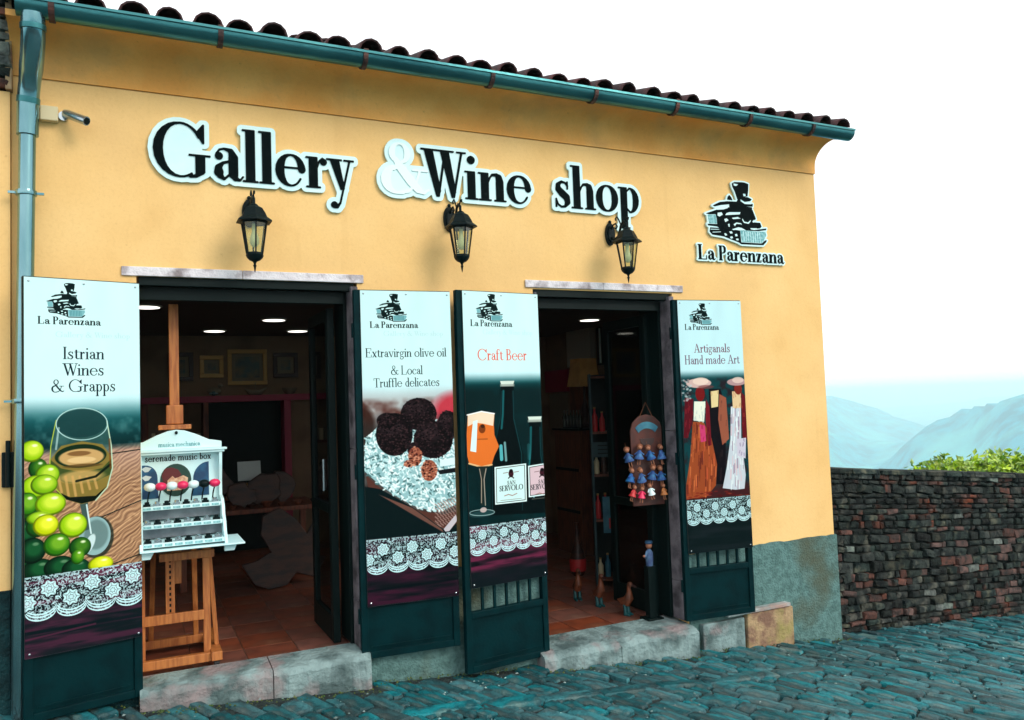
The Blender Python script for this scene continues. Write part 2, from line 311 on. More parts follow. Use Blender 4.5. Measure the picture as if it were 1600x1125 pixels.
    if ch == 'z': R(.04, xh-t*1.2, .4, xh); R(.03, 0, .4, t*1.2); Q((.4-w*1.1, xh), (.4, xh), (.03+w*1.1, 0), (.03, 0)); R(.04, xh-.18, .04+t, xh); R(.4-t, 0, .4, .18); return P, .45
    if ch == 'L': stem(s0, 0, 1, bot=False, top='b'); R(s0-.05, 0, .55+w*.3, t); Q((.55+w*.3-t, 0), (.55+w*.3, 0), (.55+w*.3, .3), (.55+w*.3-t, .28)); return P, .6+w*.3
    if ch == 'I': stem(s0, 0, 1, True, 'b'); return P, sr+.08
    if ch == 'P': stem(s0, 0, 1, True, 'b'); E(sr+.06, .735, .17, .265-q, -90, 90); R(sr-.02, 1-t, sr+.08, 1); R(sr-.02, .47, sr+.08, .47+t); return P, sr+.3+h*.4
    if ch == 'B': stem(s0, 0, 1, True, None); E(sr+.06, .755, .15, .245-q, -90, 90); E(sr+.07, .27, .19, .27-q, -90, 90); R(s0-.055, 1-t, sr+.08, 1); R(sr-.02, .5, sr+.08, .5+t); R(sr-.02, 0, sr+.08, t); return P, sr+.33+h*.4
    if ch == 'R': stem(s0, 0, 1, True, 'b'); E(sr+.06, .755, .15, .245-q, -90, 90); R(sr-.02, 1-t, sr+.08, 1); R(sr-.02, .5, sr+.08, .5+t); S((sr+.1, .5, h*.7), (sr+.2, .3, h), (sr+.24, .1, h*.9), (sr+.33, .02, q*1.2)); return P, sr+.36
    if ch == 'E': stem(s0, 0, 1, True, None); xr = .5+w*.4; R(s0-.055, 1-t, xr, 1); R(s0-.05, 0, xr+.03, t); R(sr-.02, .5, xr-.14, .5+t); R(xr-t, .74, xr, 1); R(xr+.03-t, 0, xr+.03, .28); R(xr-.14-t, .4, xr-.14, .63); return P, xr+.08
    if ch == 'T': xm = .3; R(xm-h, 0, xm+h, 1); R(xm-h-.07, 0, xm+h+.07, t); R(.02, 1-t, .58, 1); R(.02, .76, .02+t, 1); R(.58-t, .76, .58, 1); return P, .6
    if ch == 'A': Q((.3, 1), (.36, 1), (.62, 0), (.62-w*1.15, 0), (.62-w*1.15-.155, .66)); Q((.3, 1), (.33, .96), (.09+t, 0), (.08, 0)); R(.16, .3, .48, .3+t); R(0, 0, .2, t); R(.38, 0, .7, t); return P, .68
    if ch == 'V': Q((.02, 1), (.02+w*1.2, 1), (.36, .08), (.33, 0), (.3, 0)); Q((.54, 1), (.54+t, 1), (.35, 0), (.31, 0)); R(-.04, 1-t, .27, 1); R(.45, 1-t, .64, 1); return P, .62
    if ch == 'N': R(.09, 0, .09+t, 1); Q((.05, 1), (.05+w*1.1, 1), (.6, .1), (.6, 0), (.56, 0)); R(.58, 0, .58+t, 1); R(0, 0, .2, t); R(.49, 1-t, .7, 1); R(0, 1-t, .15, 1); return P, .7
    if ch == 'H': stem(s0, 0, 1, True, 'b'); stem(s0+w+.27, 0, 1, True, 'b'); R(sr-.01, .5, sr+.28, .5+t); return P, sr+w+.35
    if ch == 'W':
        a = w*1.12
        Q((.03, 1), (.03+a, 1), (.31+a*.3, .12), (.27+a*.25, 0), (.25+a*.1, 0)); Q((.45, 1), (.45+t*1.2, 1), (.29+a*.25, 0), (.255+a*.2, 0))
        Q((.36, 1), (.36+a, 1), (.62+a*.3, .12), (.58+a*.25, 0), (.56+a*.1, 0)); Q((.79, 1), (.79+t*1.2, 1), (.60+a*.25, 0), (.565+a*.2, 0))
        R(-.03, 1-t, .26+w*.5, 1); R(.28, 1-t, .6+w*.3, 1); R(.7, 1-t, .9, 1); return P, .86
    if ch == '&':
        E(.3, .8, .13, .19, 0, 360, w*.7); E(.27, .26, .21, .27, 60, 290, w*1.1)
        S((.22, .68, h*.5), (.3, .52, h*.9), (.48, .25, h*1.05), (.6, .09, h*.8), (.7, .03, q*1.5), (.78, .1, q)); S((.36, .64, q*1.5), (.2, .48, q*2))
        S((.27, .0, q*1.4), (.44, .04, q*1.4), (.56, .2, q*1.2), (.63, .46, q*1.2)); R(.5, .46, .78, .46+t); return P, .8
    R(.05, 0, .3, .5); return P, .35
def layout(text, w, t, track=0):
    out = []; x = 0
    for ch in text:
        P, adv = gly(ch, w, t); out.append((ch, [(k, [(p[0]+x,)+tuple(p[1:]) for p in pts]) for k, pts in P])); x += adv+track
    return out, x-track
def sdf(prims, X, Y):
    d = np.full(X.shape, 9.0)
    for k, pts in prims:
        if k == 'S':
            for (x0, y0, r0), (x1, y1, r1) in zip(pts[:-1], pts[1:]):
                dx, dy = x1-x0, y1-y0; L = dx*dx+dy*dy+1e-12
                u = np.clip(((X-x0)*dx+(Y-y0)*dy)/L, 0, 1)
                d = np.minimum(d, np.hypot(X-x0-u*dx, Y-y0-u*dy)-(r0+(r1-r0)*u))
        else:
            n = len(pts); dd = np.full(X.shape, 1e9); inside = np.zeros(X.shape, bool)
            for i in range(n):
                x0, y0 = pts[i]; x1, y1 = pts[(i+1) % n]; dx, dy = x1-x0, y1-y0
                u = np.clip(((X-x0)*dx+(Y-y0)*dy)/(dx*dx+dy*dy+1e-12), 0, 1)
                dd = np.minimum(dd, (X-x0-u*dx)**2+(Y-y0-u*dy)**2)
                c = (y0 > Y) != (y1 > Y)
                if dy: inside ^= c & (X < dx*(Y-y0)/dy+x0)
            dd = np.sqrt(dd); d = np.minimum(d, np.where(inside, -dd, dd))
    return d
def contours(D, x0, y0, st):
    """closed loops where D crosses zero (D < 0 inside)"""
    D = np.pad(D, 1, constant_values=1.0); x0 -= st; y0 -= st; seg = {}
    ny, nx = D.shape; ins = D < 0
    act = ins[:-1, :-1].astype(int)+ins[1:, :-1]+ins[:-1, 1:]+ins[1:, 1:]
    def pt(i, j, e):
        a, b = ((i, j), (i, j+1)) if e == 'h' else ((i, j), (i+1, j)); da, db = D[a], D[b]; u = da/(da-db)
        return (x0+(a[1]+(b[1]-a[1])*u)*st, y0+(a[0]+(b[0]-a[0])*u)*st)
    for i, j in zip(*np.where((act > 0) & (act < 4))):
        i = int(i); j = int(j); c = (ins[i, j], ins[i, j+1], ins[i+1, j+1], ins[i+1, j])
        E = {0: ('h', i, j), 1: ('v', i, j+1), 2: ('h', i+1, j), 3: ('v', i, j)}
        cr = [k for k in range(4) if c[k] != c[(k+1) % 4]]
        # walk so that the inside lies to the left
        st_ = [k for k in cr if c[k]]; en = [k for k in cr if not c[k]]
        for k in st_:
            o = min(en, key=lambda m: (k-m) % 4); seg[E[o]] = E[k]
    loops = []
    while seg:
        s = next(iter(seg)); L = []; k = s
        while k in seg:
            n = seg.pop(k); L.append(pt(k[1], k[2], k[0])); k = n
        if len(L) > 5: loops.append(L)
    return loops
def simplify(L, tol):
    out = [L[0]]
    for i in range(1, len(L)-1):
        a = out[-1]; b = L[i+1]; p = L[i]; dx, dy = b[0]-a[0], b[1]-a[1]; n = math.hypot(dx, dy)+1e-9
        if abs((p[0]-a[0])*dy-(p[1]-a[1])*dx)/n > tol or n > .08: out.append(p)
    return out
def plate(name, loops, org, ex, ey, depth, mat, parent):
    """flat shape with thickness; loops in metres along ex/ey from org, its back on org and its front depth nearer the street (-y)"""
    cu = bpy.data.curves.new(name, 'CURVE'); cu.dimensions = '2D'; cu.fill_mode = 'BOTH'; cu.extrude = depth/2
    for L in loops:
        sp = cu.splines.new('POLY'); sp.points.add(len(L)-1); sp.use_cyclic_u = True
        sp.points.foreach_set('co', [c for (x, y) in L for c in (x, y, 0, 1)])
    tmp = bpy.data.objects.new('tmp', cu); C.objects.link(tmp)
    dg = bpy.context.evaluated_depsgraph_get(); me = bpy.data.meshes.new_from_object(tmp.evaluated_get(dg)); bpy.data.objects.remove(tmp)
    ex = Vector(ex); ey = Vector(ey); ez = ex.cross(ey).normalized()
    o0 = Vector(org)+ez*depth/2
    co = np.empty(len(me.vertices)*3); me.vertices.foreach_get('co', co); co = co.reshape(-1, 3)
    w = np.array(o0)+co[:, :1]*np.array(ex)+co[:, 1:2]*np.array(ey)+co[:, 2:]*np.array(ez)
    me.vertices.foreach_set('co', w.ravel()); me.name = name; me.materials.clear(); me.materials.append(M[mat]); me.update()
    o = bpy.data.objects.new(name, me); C.objects.link(o); o.parent = parent; return o
def scaled(prims, sx, sy): # strokes keep their width by the mean scale
    s = (sx+sy)/2; out = []
    for k, pts in prims: out.append((k, [(p[0]*sx, p[1]*sy)+((p[2]*s,) if k == 'S' else ()) for p in pts]))
    return out
def grid(x0, x1, y0, y1, st): return np.meshgrid(np.arange(x0, x1, st), np.arange(y0, y1, st))

# locomotive emblem, drawn on a 1500 x 1125 sketch, returned in units of its height with y up
LK = lambda pts: ('P', [((x-270)/750, (845-y)/670) for x, y in pts])
LOCO_DARK = [LK(p) for p in ([(605,205),(640,185),(700,178),(770,180),(818,192),(812,260),(798,325),(765,335),(760,385),(690,390),(665,365),(640,290),(612,240)],
    [(655,395),(690,340),(800,335),(852,352),(830,375),(700,400)], [(352,458),(440,415),(560,395),(700,395),(862,402),(858,432),(760,432),(700,445),(590,425),(480,440),(380,466)],
    [(535,382),(545,350),(566,330),(590,352),(604,385)], [(262,548),(340,520),(450,480),(560,462),(700,452),(855,468),(885,540),(893,560),(850,600),(945,600),(962,640),(940,660),(800,678),(660,665),(560,700),(470,710),(400,680),(395,590),(380,548),(300,555)],
    [(560,420),(700,430),(850,440),(848,470),(560,480)], [(280,655),(420,650),(420,676),(285,672)], [(308,690),(450,690),(680,700),(690,835),(600,812),(470,775),(330,765),(300,735)],
    [(690,662),(860,684),(1025,655),(1018,674),(900,694),(760,694)], [(650,822),(700,826),(950,822),(1000,785),(1025,785),(1010,806),(972,840),(690,845)])]
LOCO_LIGHT = [LK(p) for p in ([(625,200),(690,205),(660,228),(628,225)], [(742,300),(775,300),(778,326),(745,330)], [(705,362),(780,398),(850,392),(845,408),(760,412),(705,385)],
    [(400,482),(520,455),(545,470),(480,492),(405,500)], [(520,525),(560,512),(700,502),(690,528),(560,542),(500,550)], [(408,530),(460,520),(475,545),(430,570),(405,560)], [(485,592),(520,580),(545,600),(500,625)],
    [(580,572),(660,555),(700,572),(600,585)], [(530,640),(555,635),(552,672),(535,670)], [(600,640),(640,615),(700,620),(715,640),(690,632),(640,632),(618,660)], [(845,590),(870,570),(885,595),(852,606)],
    [(720,565),(742,600),(790,605),(825,575),(828,590),(795,622),(735,615),(712,585)], [(310,705),(420,700),(420,708),(312,714)], [(330,735),(440,725),(440,733),(335,744)], [(475,745),(500,738),(520,760),(490,768)],
    [(540,720),(575,712),(590,735),(555,742)], [(545,775),(580,765),(590,785),(560,795)], [(610,745),(640,735),(650,760),(620,768)], [(620,790),(655,785),(660,805),(630,808)], [(585,690),(640,682),(640,694),(590,702)], [(810,665),(900,660),(900,670),(820,674)])]
LOCO_MID = [LK(p) for p in ([(684,694),(900,700),(1008,692),(1018,730),(965,815),(700,820)], [(285,560),(385,552),(392,645),(300,650)])]
LOCO_BARS = [LK([(x, 705), (x+8, 705), (x+12, 812), (x+4, 812)]) for x in (720, 750, 780, 810, 840, 870, 900, 930)]
# ---------------------------------------------------------------- printed posters (flat print, drawn with numpy)
def vnoise(h, w, cell, seed):
    r = np.random.RandomState(seed); gy, gx = int(h/cell)+3, int(w/cell)+3; g = r.rand(gy, gx)
    y = np.arange(h)/cell; x = np.arange(w)/cell; yi = y.astype(int); xi = x.astype(int); fy = (y-yi)[:, None]; fx = (x-xi)[None]
    fy = fy*fy*(3-2*fy); fx = fx*fx*(3-2*fx)
    a = g[yi][:, xi]; b = g[yi][:, xi+1]; c = g[yi+1][:, xi]; d = g[yi+1][:, xi+1]
    return (a*(1-fx)+b*fx)*(1-fy)+(c*(1-fx)+d*fx)*fy
def fbm(h, w, cell, seed, o=4):
    s = 0; a = 1; tot = 0
    for k in range(o): s = s+a*vnoise(h, w, max(1.5, cell/2**k), seed+k); tot += a; a *= .55
    return s/tot
class Canvas:
    """pixels addressed in the drawing's own units (u right, v down) over a quad"""
    def __init__(s, w, h, quad, bgc):
        s.w, s.h = w, h; s.p = np.ones((h, w, 3))*np.array(bgc)/255.
        A = []; B = []
        for (x, y), (X, Y) in zip(quad, ((0, 0), (w, 0), (w, h), (0, h))):
            A += [[x, y, 1, 0, 0, 0, -X*x, -X*y], [0, 0, 0, x, y, 1, -Y*x, -Y*y]]; B += [X, Y]
        s.H = np.append(np.linalg.solve(np.array(A, float), np.array(B, float)), 1).reshape(3, 3)
        s.kx = w/(quad[1][0]-quad[0][0]); s.ky = h/(quad[3][1]-quad[0][1])
    def T(s, x, y): v = s.H @ np.array([x, y, 1]); return v[0]/v[2], v[1]/v[2]
    def blend(s, a, col, y0=0, x0=0):
        h, w = a.shape; reg = s.p[y0:y0+h, x0:x0+w]; col = np.asarray(col, float)/255.
        reg[:] = reg*(1-a[..., None])+col*a[..., None]
    def win(s, x0, y0, x1, y1):
        x0 = int(max(0, x0)); y0 = int(max(0, y0)); x1 = int(min(s.w, x1)); y1 = int(min(s.h, y1))
        if x1 <= x0 or y1 <= y0: return None
        Y, X = np.mgrid[y0:y1, x0:x1]; return x0, y0, X+.5, Y+.5
    def ell(s, x, y, rx, ry, col, soft=1.5, a=1, rot=0, fn=None, clip=None):
        cx, cy = s.T(x, y); rx *= s.kx; ry *= s.ky; m = max(rx, ry)+soft*2; g = s.win(cx-m, cy-m, cx+m, cy+m)
        if not g: return
        x0, y0, X, Y = g; c, sn = math.cos(rot), math.sin(rot); U = ((X-cx)*c+(Y-cy)*sn)/rx; V = (-(X-cx)*sn+(Y-cy)*c)/ry
        d = (np.hypot(U, V)-1)*min(rx, ry); al = np.clip(.5-d/soft, 0, 1)*a
        if fn is not None: al = al*fn(U, V)
        if clip is not None: al = al*clip(X, Y)
        s.blend(al, col, y0, x0)
    def poly(s, pts, col, soft=1.5, a=1, fn=None):
        q = [s.T(*p) for p in pts]; xs = [p[0] for p in q]; ys = [p[1] for p in q]; m = soft*2
        g = s.win(min(xs)-m, min(ys)-m, max(xs)+m, max(ys)+m)
        if not g: return
        x0, y0, X, Y = g; al = np.clip(.5-sdf([('P', q)], X, Y)/soft, 0, 1)*a
        if fn is not None: al = al*fn(X, Y)
        s.blend(al, col, y0, x0)
    def line(s, pts, w, col, a=1, soft=1.5):
        q = [s.T(*p)+(w*s.kx/2,) for p in pts]; xs = [p[0] for p in q]; ys = [p[1] for p in q]; m = soft*2+w*s.kx
        g = s.win(min(xs)-m, min(ys)-m, max(xs)+m, max(ys)+m)
        if g: x0, y0, X, Y = g; s.blend(np.clip(.5-sdf([('S', q)], X, Y)/soft, 0, 1)*a, col, y0, x0)
    def text(s, st, x0, x1, base, size, col, w=.1, t=.04, a=1):
        """text from x0 to x1 on baseline at base (drawing units), capital height size (drawing units)"""
        run, W = layout(st, w, t); X0, Yb = s.T(x0, base); X1, _ = s.T(x1, base); sx = (X1-X0)/W; sy = size*s.ky
        for ch, P in run:
            if not P: continue
            P = scaled(P, sx, sy); xs = [p[0] for k, pts in P for p in pts]
            g = s.win(X0+min(xs)-8, Yb-sy*1.1, X0+max(xs)+8, Yb+sy*.45)
            if g: gx, gy, X, Y = g; s.blend(np.clip(.5-sdf(P, X-X0, Yb-Y), 0, 1)*a, col, gy, gx)
    def vband(s, va, vb, col, a=1):
        """blend towards col from 0 at row va to full at row vb"""
        y = np.arange(s.h)[:, None]; al = np.clip((y-va)/(vb-va), 0, 1)*np.ones((1, s.w)); al = al*al*(3-2*al)*a; s.blend(al, col)
    def emblem(s, xl, xr, yt, yb, base, tx0, tx1, tsize):
        X0, Y1 = s.T(xl, yb); X1, Y0 = s.T(xr, yt); sx, sy = X1-X0, Y1-Y0; g = s.win(X0-5, Y0-5, X1+5, Y1+5); gx, gy, X, Y = g
        U = (X-X0)/sx; V = (Y1-Y)/sy; k = sy
        s.blend(np.clip(.5-sdf(LOCO_MID, U, V)*k/2, 0, 1), (120, 180, 186), gy, gx)
        s.blend(np.clip(.5-sdf(LOCO_BARS, U, V)*k/2, 0, 1), (40, 100, 108), gy, gx)
        d = np.maximum(sdf(LOCO_DARK, U, V), -sdf(LOCO_LIGHT, U, V)); s.blend(np.clip(.5-d*k/1.5, 0, 1), (3, 24, 24), gy, gx)
        s.text('La Parenzana', tx0, tx1, base, tsize, (4, 24, 26), .16, .05)
    def lace(s, vt, vb, seed):
        """lace strip between canvas rows vt and vb, scalloped at the bottom"""
        H = vb-vt; y0 = int(vt); y1 = min(s.h, int(vb)); Y, X = np.mgrid[y0:y1, 0:s.w].astype(float); V = (Y-vt)/H; P = H*1.0
        n = fbm(y1-y0, s.w, 13, seed, 2); n2 = fbm(y1-y0, s.w, 7, seed+9, 2); a = (np.abs(n-.5) < .055)*.75+(n2 > .60)*.75
        sc = P*.62; fx = (X/sc) % 1-.5; edge = .76+.21*np.sqrt(np.clip(1-(fx*2)**2, 0, 1)); a = a*(V < edge)
        for k in (0, .07, .13): a = np.maximum(a, (np.abs(V-edge+k) < .017)*1.0)
        sc2 = np.hypot(fx*sc, (V-.76)*H); a = np.maximum(a, (np.abs(sc2-.14*H) < 2.2)*(V > .6)*.8)
        for j in range(-1, int(s.w/(P*.4))+2):
            cx = j*P*.44+10; cyy = (.30 if j % 2 else .56)*H+vt; r = np.hypot(X-cx, Y-cyy); th = np.arctan2(Y-cyy, X-cx)
            R_ = H*.165*(1+.13*np.cos(7*th)); a = np.where(r < R_*1.2, 0, a)
            a = np.where(r < R_, .8+.2*((np.abs(np.sin(3.5*th)) > .35)), a); a = np.where(np.abs(r-R_*.62) < 1.6, .45, a); a = np.where(np.abs(r-R_*.3) < 1.3, .4, a)
        a = np.maximum(a, (V < .03)*.8*(n > .4))
        s.blend(np.clip(a, 0, 1), (196, 236, 240), y0, 0)
    def image(s, name):
        # print colours are stored as reflectances for the daylight of this place
        l = np.clip(np.where(s.p <= .04045, s.p/12.92, ((s.p+.055)/1.055)**2.4)/PRINT_K, 0, .9)
        v = np.where(l <= .0031308, l*12.92, 1.055*l**(1/2.4)-.055)
        im = bpy.data.images.new(name, s.w, s.h); buf = np.ones((s.h, s.w, 4), np.float32); buf[..., :3] = v[::-1]
        im.pixels.foreach_set(buf.ravel()); im.pack(); return im
PRINT_K = 1.0
BG = (206, 243, 247)
def grain(cv, y0, y1, dark, light, cell, seed, stretch=8, amt=1, x0=0, x1=None):
    """streaky wood print between rows"""
    y0, y1 = int(y0), int(min(cv.h, y1)); x1 = x1 or cv.w; h, w = y1-y0, x1-x0
    n = fbm(h, w//stretch+2, cell, seed, 4); n = np.repeat(n, stretch, 1)[:, :w]; k = 5; n = np.clip((n-.35)*3, 0, 1)
    cv.p[y0:y1, x0:x1] = cv.p[y0:y1, x0:x1]*(1-amt)+amt*(np.array(dark)/255.*(1-n[..., None])+np.array(light)/255.*n[..., None])
def poster_wine():
    q = [(36, 433), (217, 445), (223, 995), (42, 1028)]; W, H = 560, 1920; cv = Canvas(W, H, q, BG); row = lambda x, y: cv.T(x, y)[1]
    cv.emblem(72, 132, 445, 497, 508, 58, 157, 12.5)
    cv.text('Gallery & Wine shop', 86, 203, 529, 9, (186, 226, 228), .14, .05)
    for st, a, b, y in (('Istrian', 98, 163, 564), ('Wines', 98, 163, 590), ('& Grapps', 80, 181, 616)): cv.text(st, a, b, y, 20, (14, 30, 40), .105, .04)
    r0 = int(row(120, 618)); r1 = int(row(120, 705))
    cv.vband(r0, r0+(r1-r0)*.55, (20, 88, 92)); cv.vband(r0+(r1-r0)*.3, r1, (4, 40, 42))
    n = fbm(H, W, 60, 5, 3); al = np.clip((n-.5)*3, 0, 1)*np.clip((np.arange(H)[:, None]-r0-60)/80, 0, 1)*(np.arange(H)[:, None] < r1+20); cv.blend(al*.5, (90, 150, 150))
    # tabletop planks in perspective
    rr = int(row(120, 700)); re = int(row(120, 905)); Y, X = np.mgrid[rr:re, 0:W].astype(float)
    u = Y+X*.62; g = fbm(re-rr, W, 8, 31, 1); st = np.sin(u*.25+fbm(re-rr, W, 120, 12, 3)*26)*.5+.5; st2 = vnoise(2400, 4, 3, 7)[:, 0][np.clip(u.astype(int), 0, 2399)]
    m = (.45*st+.55*st2); far = np.clip((Y-rr)/220, 0, 1)
    colr = np.array((104, 70, 52))/255*(1-m[..., None])+np.array((222, 178, 132))/255*m[..., None]
    colr = colr*(1-.45*(1-far[..., None]))+np.array((190, 160, 160))/255*.45*(1-far[..., None])
    edge = np.clip((Y-(rr+ (W-X)*-.10)-60+X*.12)/40, 0, 1)[..., None]
    cv.p[rr:re] = cv.p[rr:re]*(1-edge)+colr*edge
    for (a, b) in (((222, 785), (150, 815)), ((222, 868), (165, 888)), ((120, 742), (60, 760)), ((222, 706), (150, 716))): cv.line([a, b], 2, (22, 26, 24), .9)
    # wine glass
    cv.ell(152, 842, 27, 34, (8, 26, 24), 6, .7); cv.ell(149, 840, 25, 31, (150, 190, 192), 2, .9); cv.ell(151, 838, 19, 24, (92, 120, 118), 10, .8); cv.ell(141, 852, 7, 16, (222, 246, 246), 4, .8, .4)
    cv.poly([(125, 788), (138, 788), (140, 830), (134, 832)], (60, 84, 80), 3); cv.line([(136, 792), (143, 836)], 2.5, (214, 240, 240), .9)
    gl = [(88, 660), (100, 646), (128, 641), (155, 645), (167, 662), (174, 700), (176, 735), (168, 765), (150, 785), (128, 791), (103, 783), (84, 762), (78, 735), (80, 700)]
    cv.poly(gl, (60, 98, 92), 3, .62); cv.poly([(79, 722), (96, 700), (128, 693), (160, 698), (175, 718), (176, 735), (168, 765), (150, 785), (128, 791), (103, 783), (84, 762), (78, 737)], (132, 112, 48), 3, .95); cv.poly([(80, 722), (96, 735), (128, 742), (160, 735), (175, 720), (175, 744), (150, 756), (104, 758), (80, 746)], (40, 66, 30), 5, .8); cv.ell(128, 748, 34, 10, (206, 166, 96), 14, .8)
    cv.ell(127, 716, 40, 19, (16, 40, 22), 3); cv.ell(128, 718, 35, 14, (196, 158, 100), 5); cv.ell(124, 712, 18, 4, (120, 84, 44), 3, .9); cv.ell(128, 722, 22, 5, (224, 190, 132), 3, .9); cv.ell(130, 731, 30, 3, (90, 66, 30), 3, .8)
    for k in range(6): cv.line([(92+k*11, 748), (97+k*11, 772+6*math.sin(k))], 4, (206, 160, 92), .75, 5)
    cv.poly([(88, 770), (110, 780), (150, 778), (166, 764), (150, 785), (128, 790), (103, 783)], (8, 18, 10), 3); cv.line([(120, 755), (150, 748), (172, 730)], 4, (8, 20, 10), .9, 3)
    cv.line([(88, 660), (80, 700), (78, 735), (84, 762), (103, 783)], 1.6, (170, 190, 60), .9); cv.line([(167, 662), (174, 700), (176, 735), (168, 765), (150, 785)], 2, (190, 220, 190), .9); cv.line([(171, 690), (173, 735)], 3, (120, 60, 20), .6, 4)
    cv.ell(128, 665, 39, 23, (14, 52, 54), 3, .75); P = [(128+40*math.cos(a), 666+25*math.sin(a)) for a in np.linspace(0, 2*PI, 40)]; cv.line(P, 1.5, (180, 220, 216), .9)
    cv.line([(92, 672), (88, 705)], 3, (200, 230, 226), .6, 4)
    # grapes
    G = [(45, 885, 22, 20, 0), (62, 892, 24, 18, 0), (95, 888, 24, 18, 0), (120, 890, 22, 16, 0), (40, 835, 18, 20, 0), (45, 795, 18, 20, 1), (52, 862, 20, 20, 0), (60, 735, 14, 16, 1), (50, 708, 18, 17, 4), (75, 745, 18, 17, 3), (57, 763, 21, 18, 4),
         (44, 790, 16, 18, 2), (60, 825, 17, 16, 1), (70, 760, 20, 16, 3), (80, 790, 23, 18, 4), (62, 812, 18, 10, 3), (73, 823, 19, 17, 5), (115, 823, 22, 20, 4), (90, 853, 20, 18, 2), (126, 857, 17, 16, 1), (122, 872, 10, 12, 2), (158, 884, 20, 13, 5)]
    cols = {0: ((6, 40, 22), (20, 84, 44)), 1: ((20, 74, 18), (70, 128, 30)), 2: ((44, 116, 14), (120, 176, 40)), 3: ((120, 178, 16), (190, 220, 60)), 4: ((146, 196, 14), (214, 234, 70)), 5: ((186, 204, 10), (236, 240, 60))}
    for x, y, rx, ry, k in G:
        d, l = cols[k]; cv.ell(x, y, rx, ry, (np.array(d)*.55), 3); cv.ell(x+1, y-1, rx*.9, ry*.88, d, 8); cv.ell(x+3, y-3, rx*.62, ry*.6, l, 22, .9); cv.ell(x+rx*.28, y-ry*.52, rx*.22, ry*.13, (244, 252, 214), 6, .85 if k else .3)
    r2 = int(row(120, 893)); cv.vband(r2, r2+5, (12, 26, 28)); grain(cv, r2+4, H, (10, 20, 24), (98, 34, 62), 26, 71, 9, .9)
    cv.vband(row(120, 935), row(120, 960), (12, 30, 34), .35); cv.line([(40, 990), (222, 962)], 5, (6, 22, 26), .9, 4); cv.line([(40, 1000), (150, 975)], 3, (110, 40, 70), .6, 6)
    cv.lace(r2+2, row(120, 962), 3); return cv.image('wine poster print')
def poster_truffle():
    q = [(557, 452), (702, 457), (712, 929), (569, 949)]; W, H = 600, 1930; cv = Canvas(W, H, q, BG); row = lambda x, y: cv.T(x, y)[1]
    cv.emblem(583, 632, 459, 503, 513, 573, 651, 10.5); cv.text('Gallery & Wine shop', 595, 691, 526, 8, (188, 228, 230), .14, .05)
    cv.text('Extravirgin olive oil', 566, 696, 560, 14.5, (14, 36, 42), .1, .04); cv.text('& Local', 607, 658, 588, 14.5, (14, 36, 42), .1, .04); cv.text('Truffle delicates', 579, 685, 608, 14.5, (14, 36, 42), .1, .04)
    cv.vband(row(630, 600), row(630, 632), (176, 184, 184)); n = fbm(H, W, 90, 3, 3); y = np.arange(H)[:, None]
    a = np.clip((y-row(630, 622))/40, 0, 1); cv.blend(a*np.clip((n-.3)*3, 0, 1), (92, 58, 52)); cv.ell(712, 645, 40, 30, (196, 44, 60), 60, .9); cv.ell(560, 668, 20, 30, (52, 26, 20), 30, .9); cv.vband(row(630, 645), row(630, 675), (44, 40, 38), .75)
    # bowl of rice
    rice = [(566, 690), (590, 664), (640, 655), (712, 668), (712, 790), (690, 798), (668, 800), (640, 792), (610, 776), (585, 758), (562, 738)]
    cv.poly([(566, 745), (600, 775), (650, 800), (690, 806), (712, 800), (712, 838), (700, 834), (650, 806), (600, 790), (570, 765)], (84, 50, 42), 4)
    n2 = fbm(H, W, 10, 44, 2); cv.poly([(575, 770), (620, 790), (690, 826), (670, 822), (610, 798)], (150, 110, 96), 6, .7)
    cv.poly(rice, (146, 190, 194), 4); r = np.random.RandomState(5)
    inside = lambda x, y: sdf([('P', rice)], np.array([[x]], float), np.array([[y]], float))[0, 0] < 2
    for k in range(1500):
        x, yv = r.uniform(560, 714), r.uniform(655, 806)
        if inside(x, yv): cv.ell(x, yv, 3.1, 1.4, [(226, 248, 248), (186, 224, 226), (70, 110, 112), (240, 255, 252)][r.randint(4)], 2, .9, r.uniform(-1, 1.6))
    def truffle(x, y, rx, ry, seed):
        cv.ell(x, y, rx, ry, (14, 10, 12), 5); cv.ell(x-rx*.2, y-ry*.35, rx*.6, ry*.45, (52, 38, 42), 50, .7); rr = np.random.RandomState(seed)
        for k in range(int(rx*ry*.5)):
            a_, d_ = rr.uniform(0, 6.28), math.sqrt(rr.rand()); cv.ell(x+rx*d_*math.cos(a_)*.97, y+ry*d_*math.sin(a_)*.97, 1.5, 1.2, [(34, 22, 26), (22, 13, 17), (4, 6, 8), (60, 40, 42)][rr.randint(4)], 2, .8)
    truffle(651, 650, 29, 26, 1); truffle(612, 682, 29, 34, 2); truffle(674, 690, 32, 30, 3); truffle(600, 660, 16, 12, 4); truffle(697, 668, 17, 24, 6); truffle(643, 706, 10, 12, 7)
    def chunk(x, y, rx, ry, seed):
        cv.ell(x, y, rx, ry, (150, 84, 62), 4); rr = np.random.RandomState(seed)
        for k in range(60): a_, d_ = rr.uniform(0, 6.28), math.sqrt(rr.rand()); cv.ell(x+rx*d_*math.cos(a_), y+ry*d_*math.sin(a_), 1.8, 1.3, [(214, 150, 120), (96, 40, 34), (180, 110, 84), (50, 20, 18)][rr.randint(4)], 2, .85)
    chunk(645, 716, 11, 15, 11); chunk(667, 738, 13, 17, 12); chunk(634, 728, 7, 5, 13)
    cv.poly([(684, 722), (714, 716), (714, 728), (684, 732)], (220, 246, 248), 2); cv.poly([(680, 738), (712, 733), (712, 740), (684, 744)], (20, 24, 28), 2)
    for i in range(9):
        for j in range(6): cv.line([(676+i*4.2, 790+j*6.5-i*1.6), (680+i*4.2, 793+j*6.5-i*1.6)], 2, (156, 126, 118), .75)
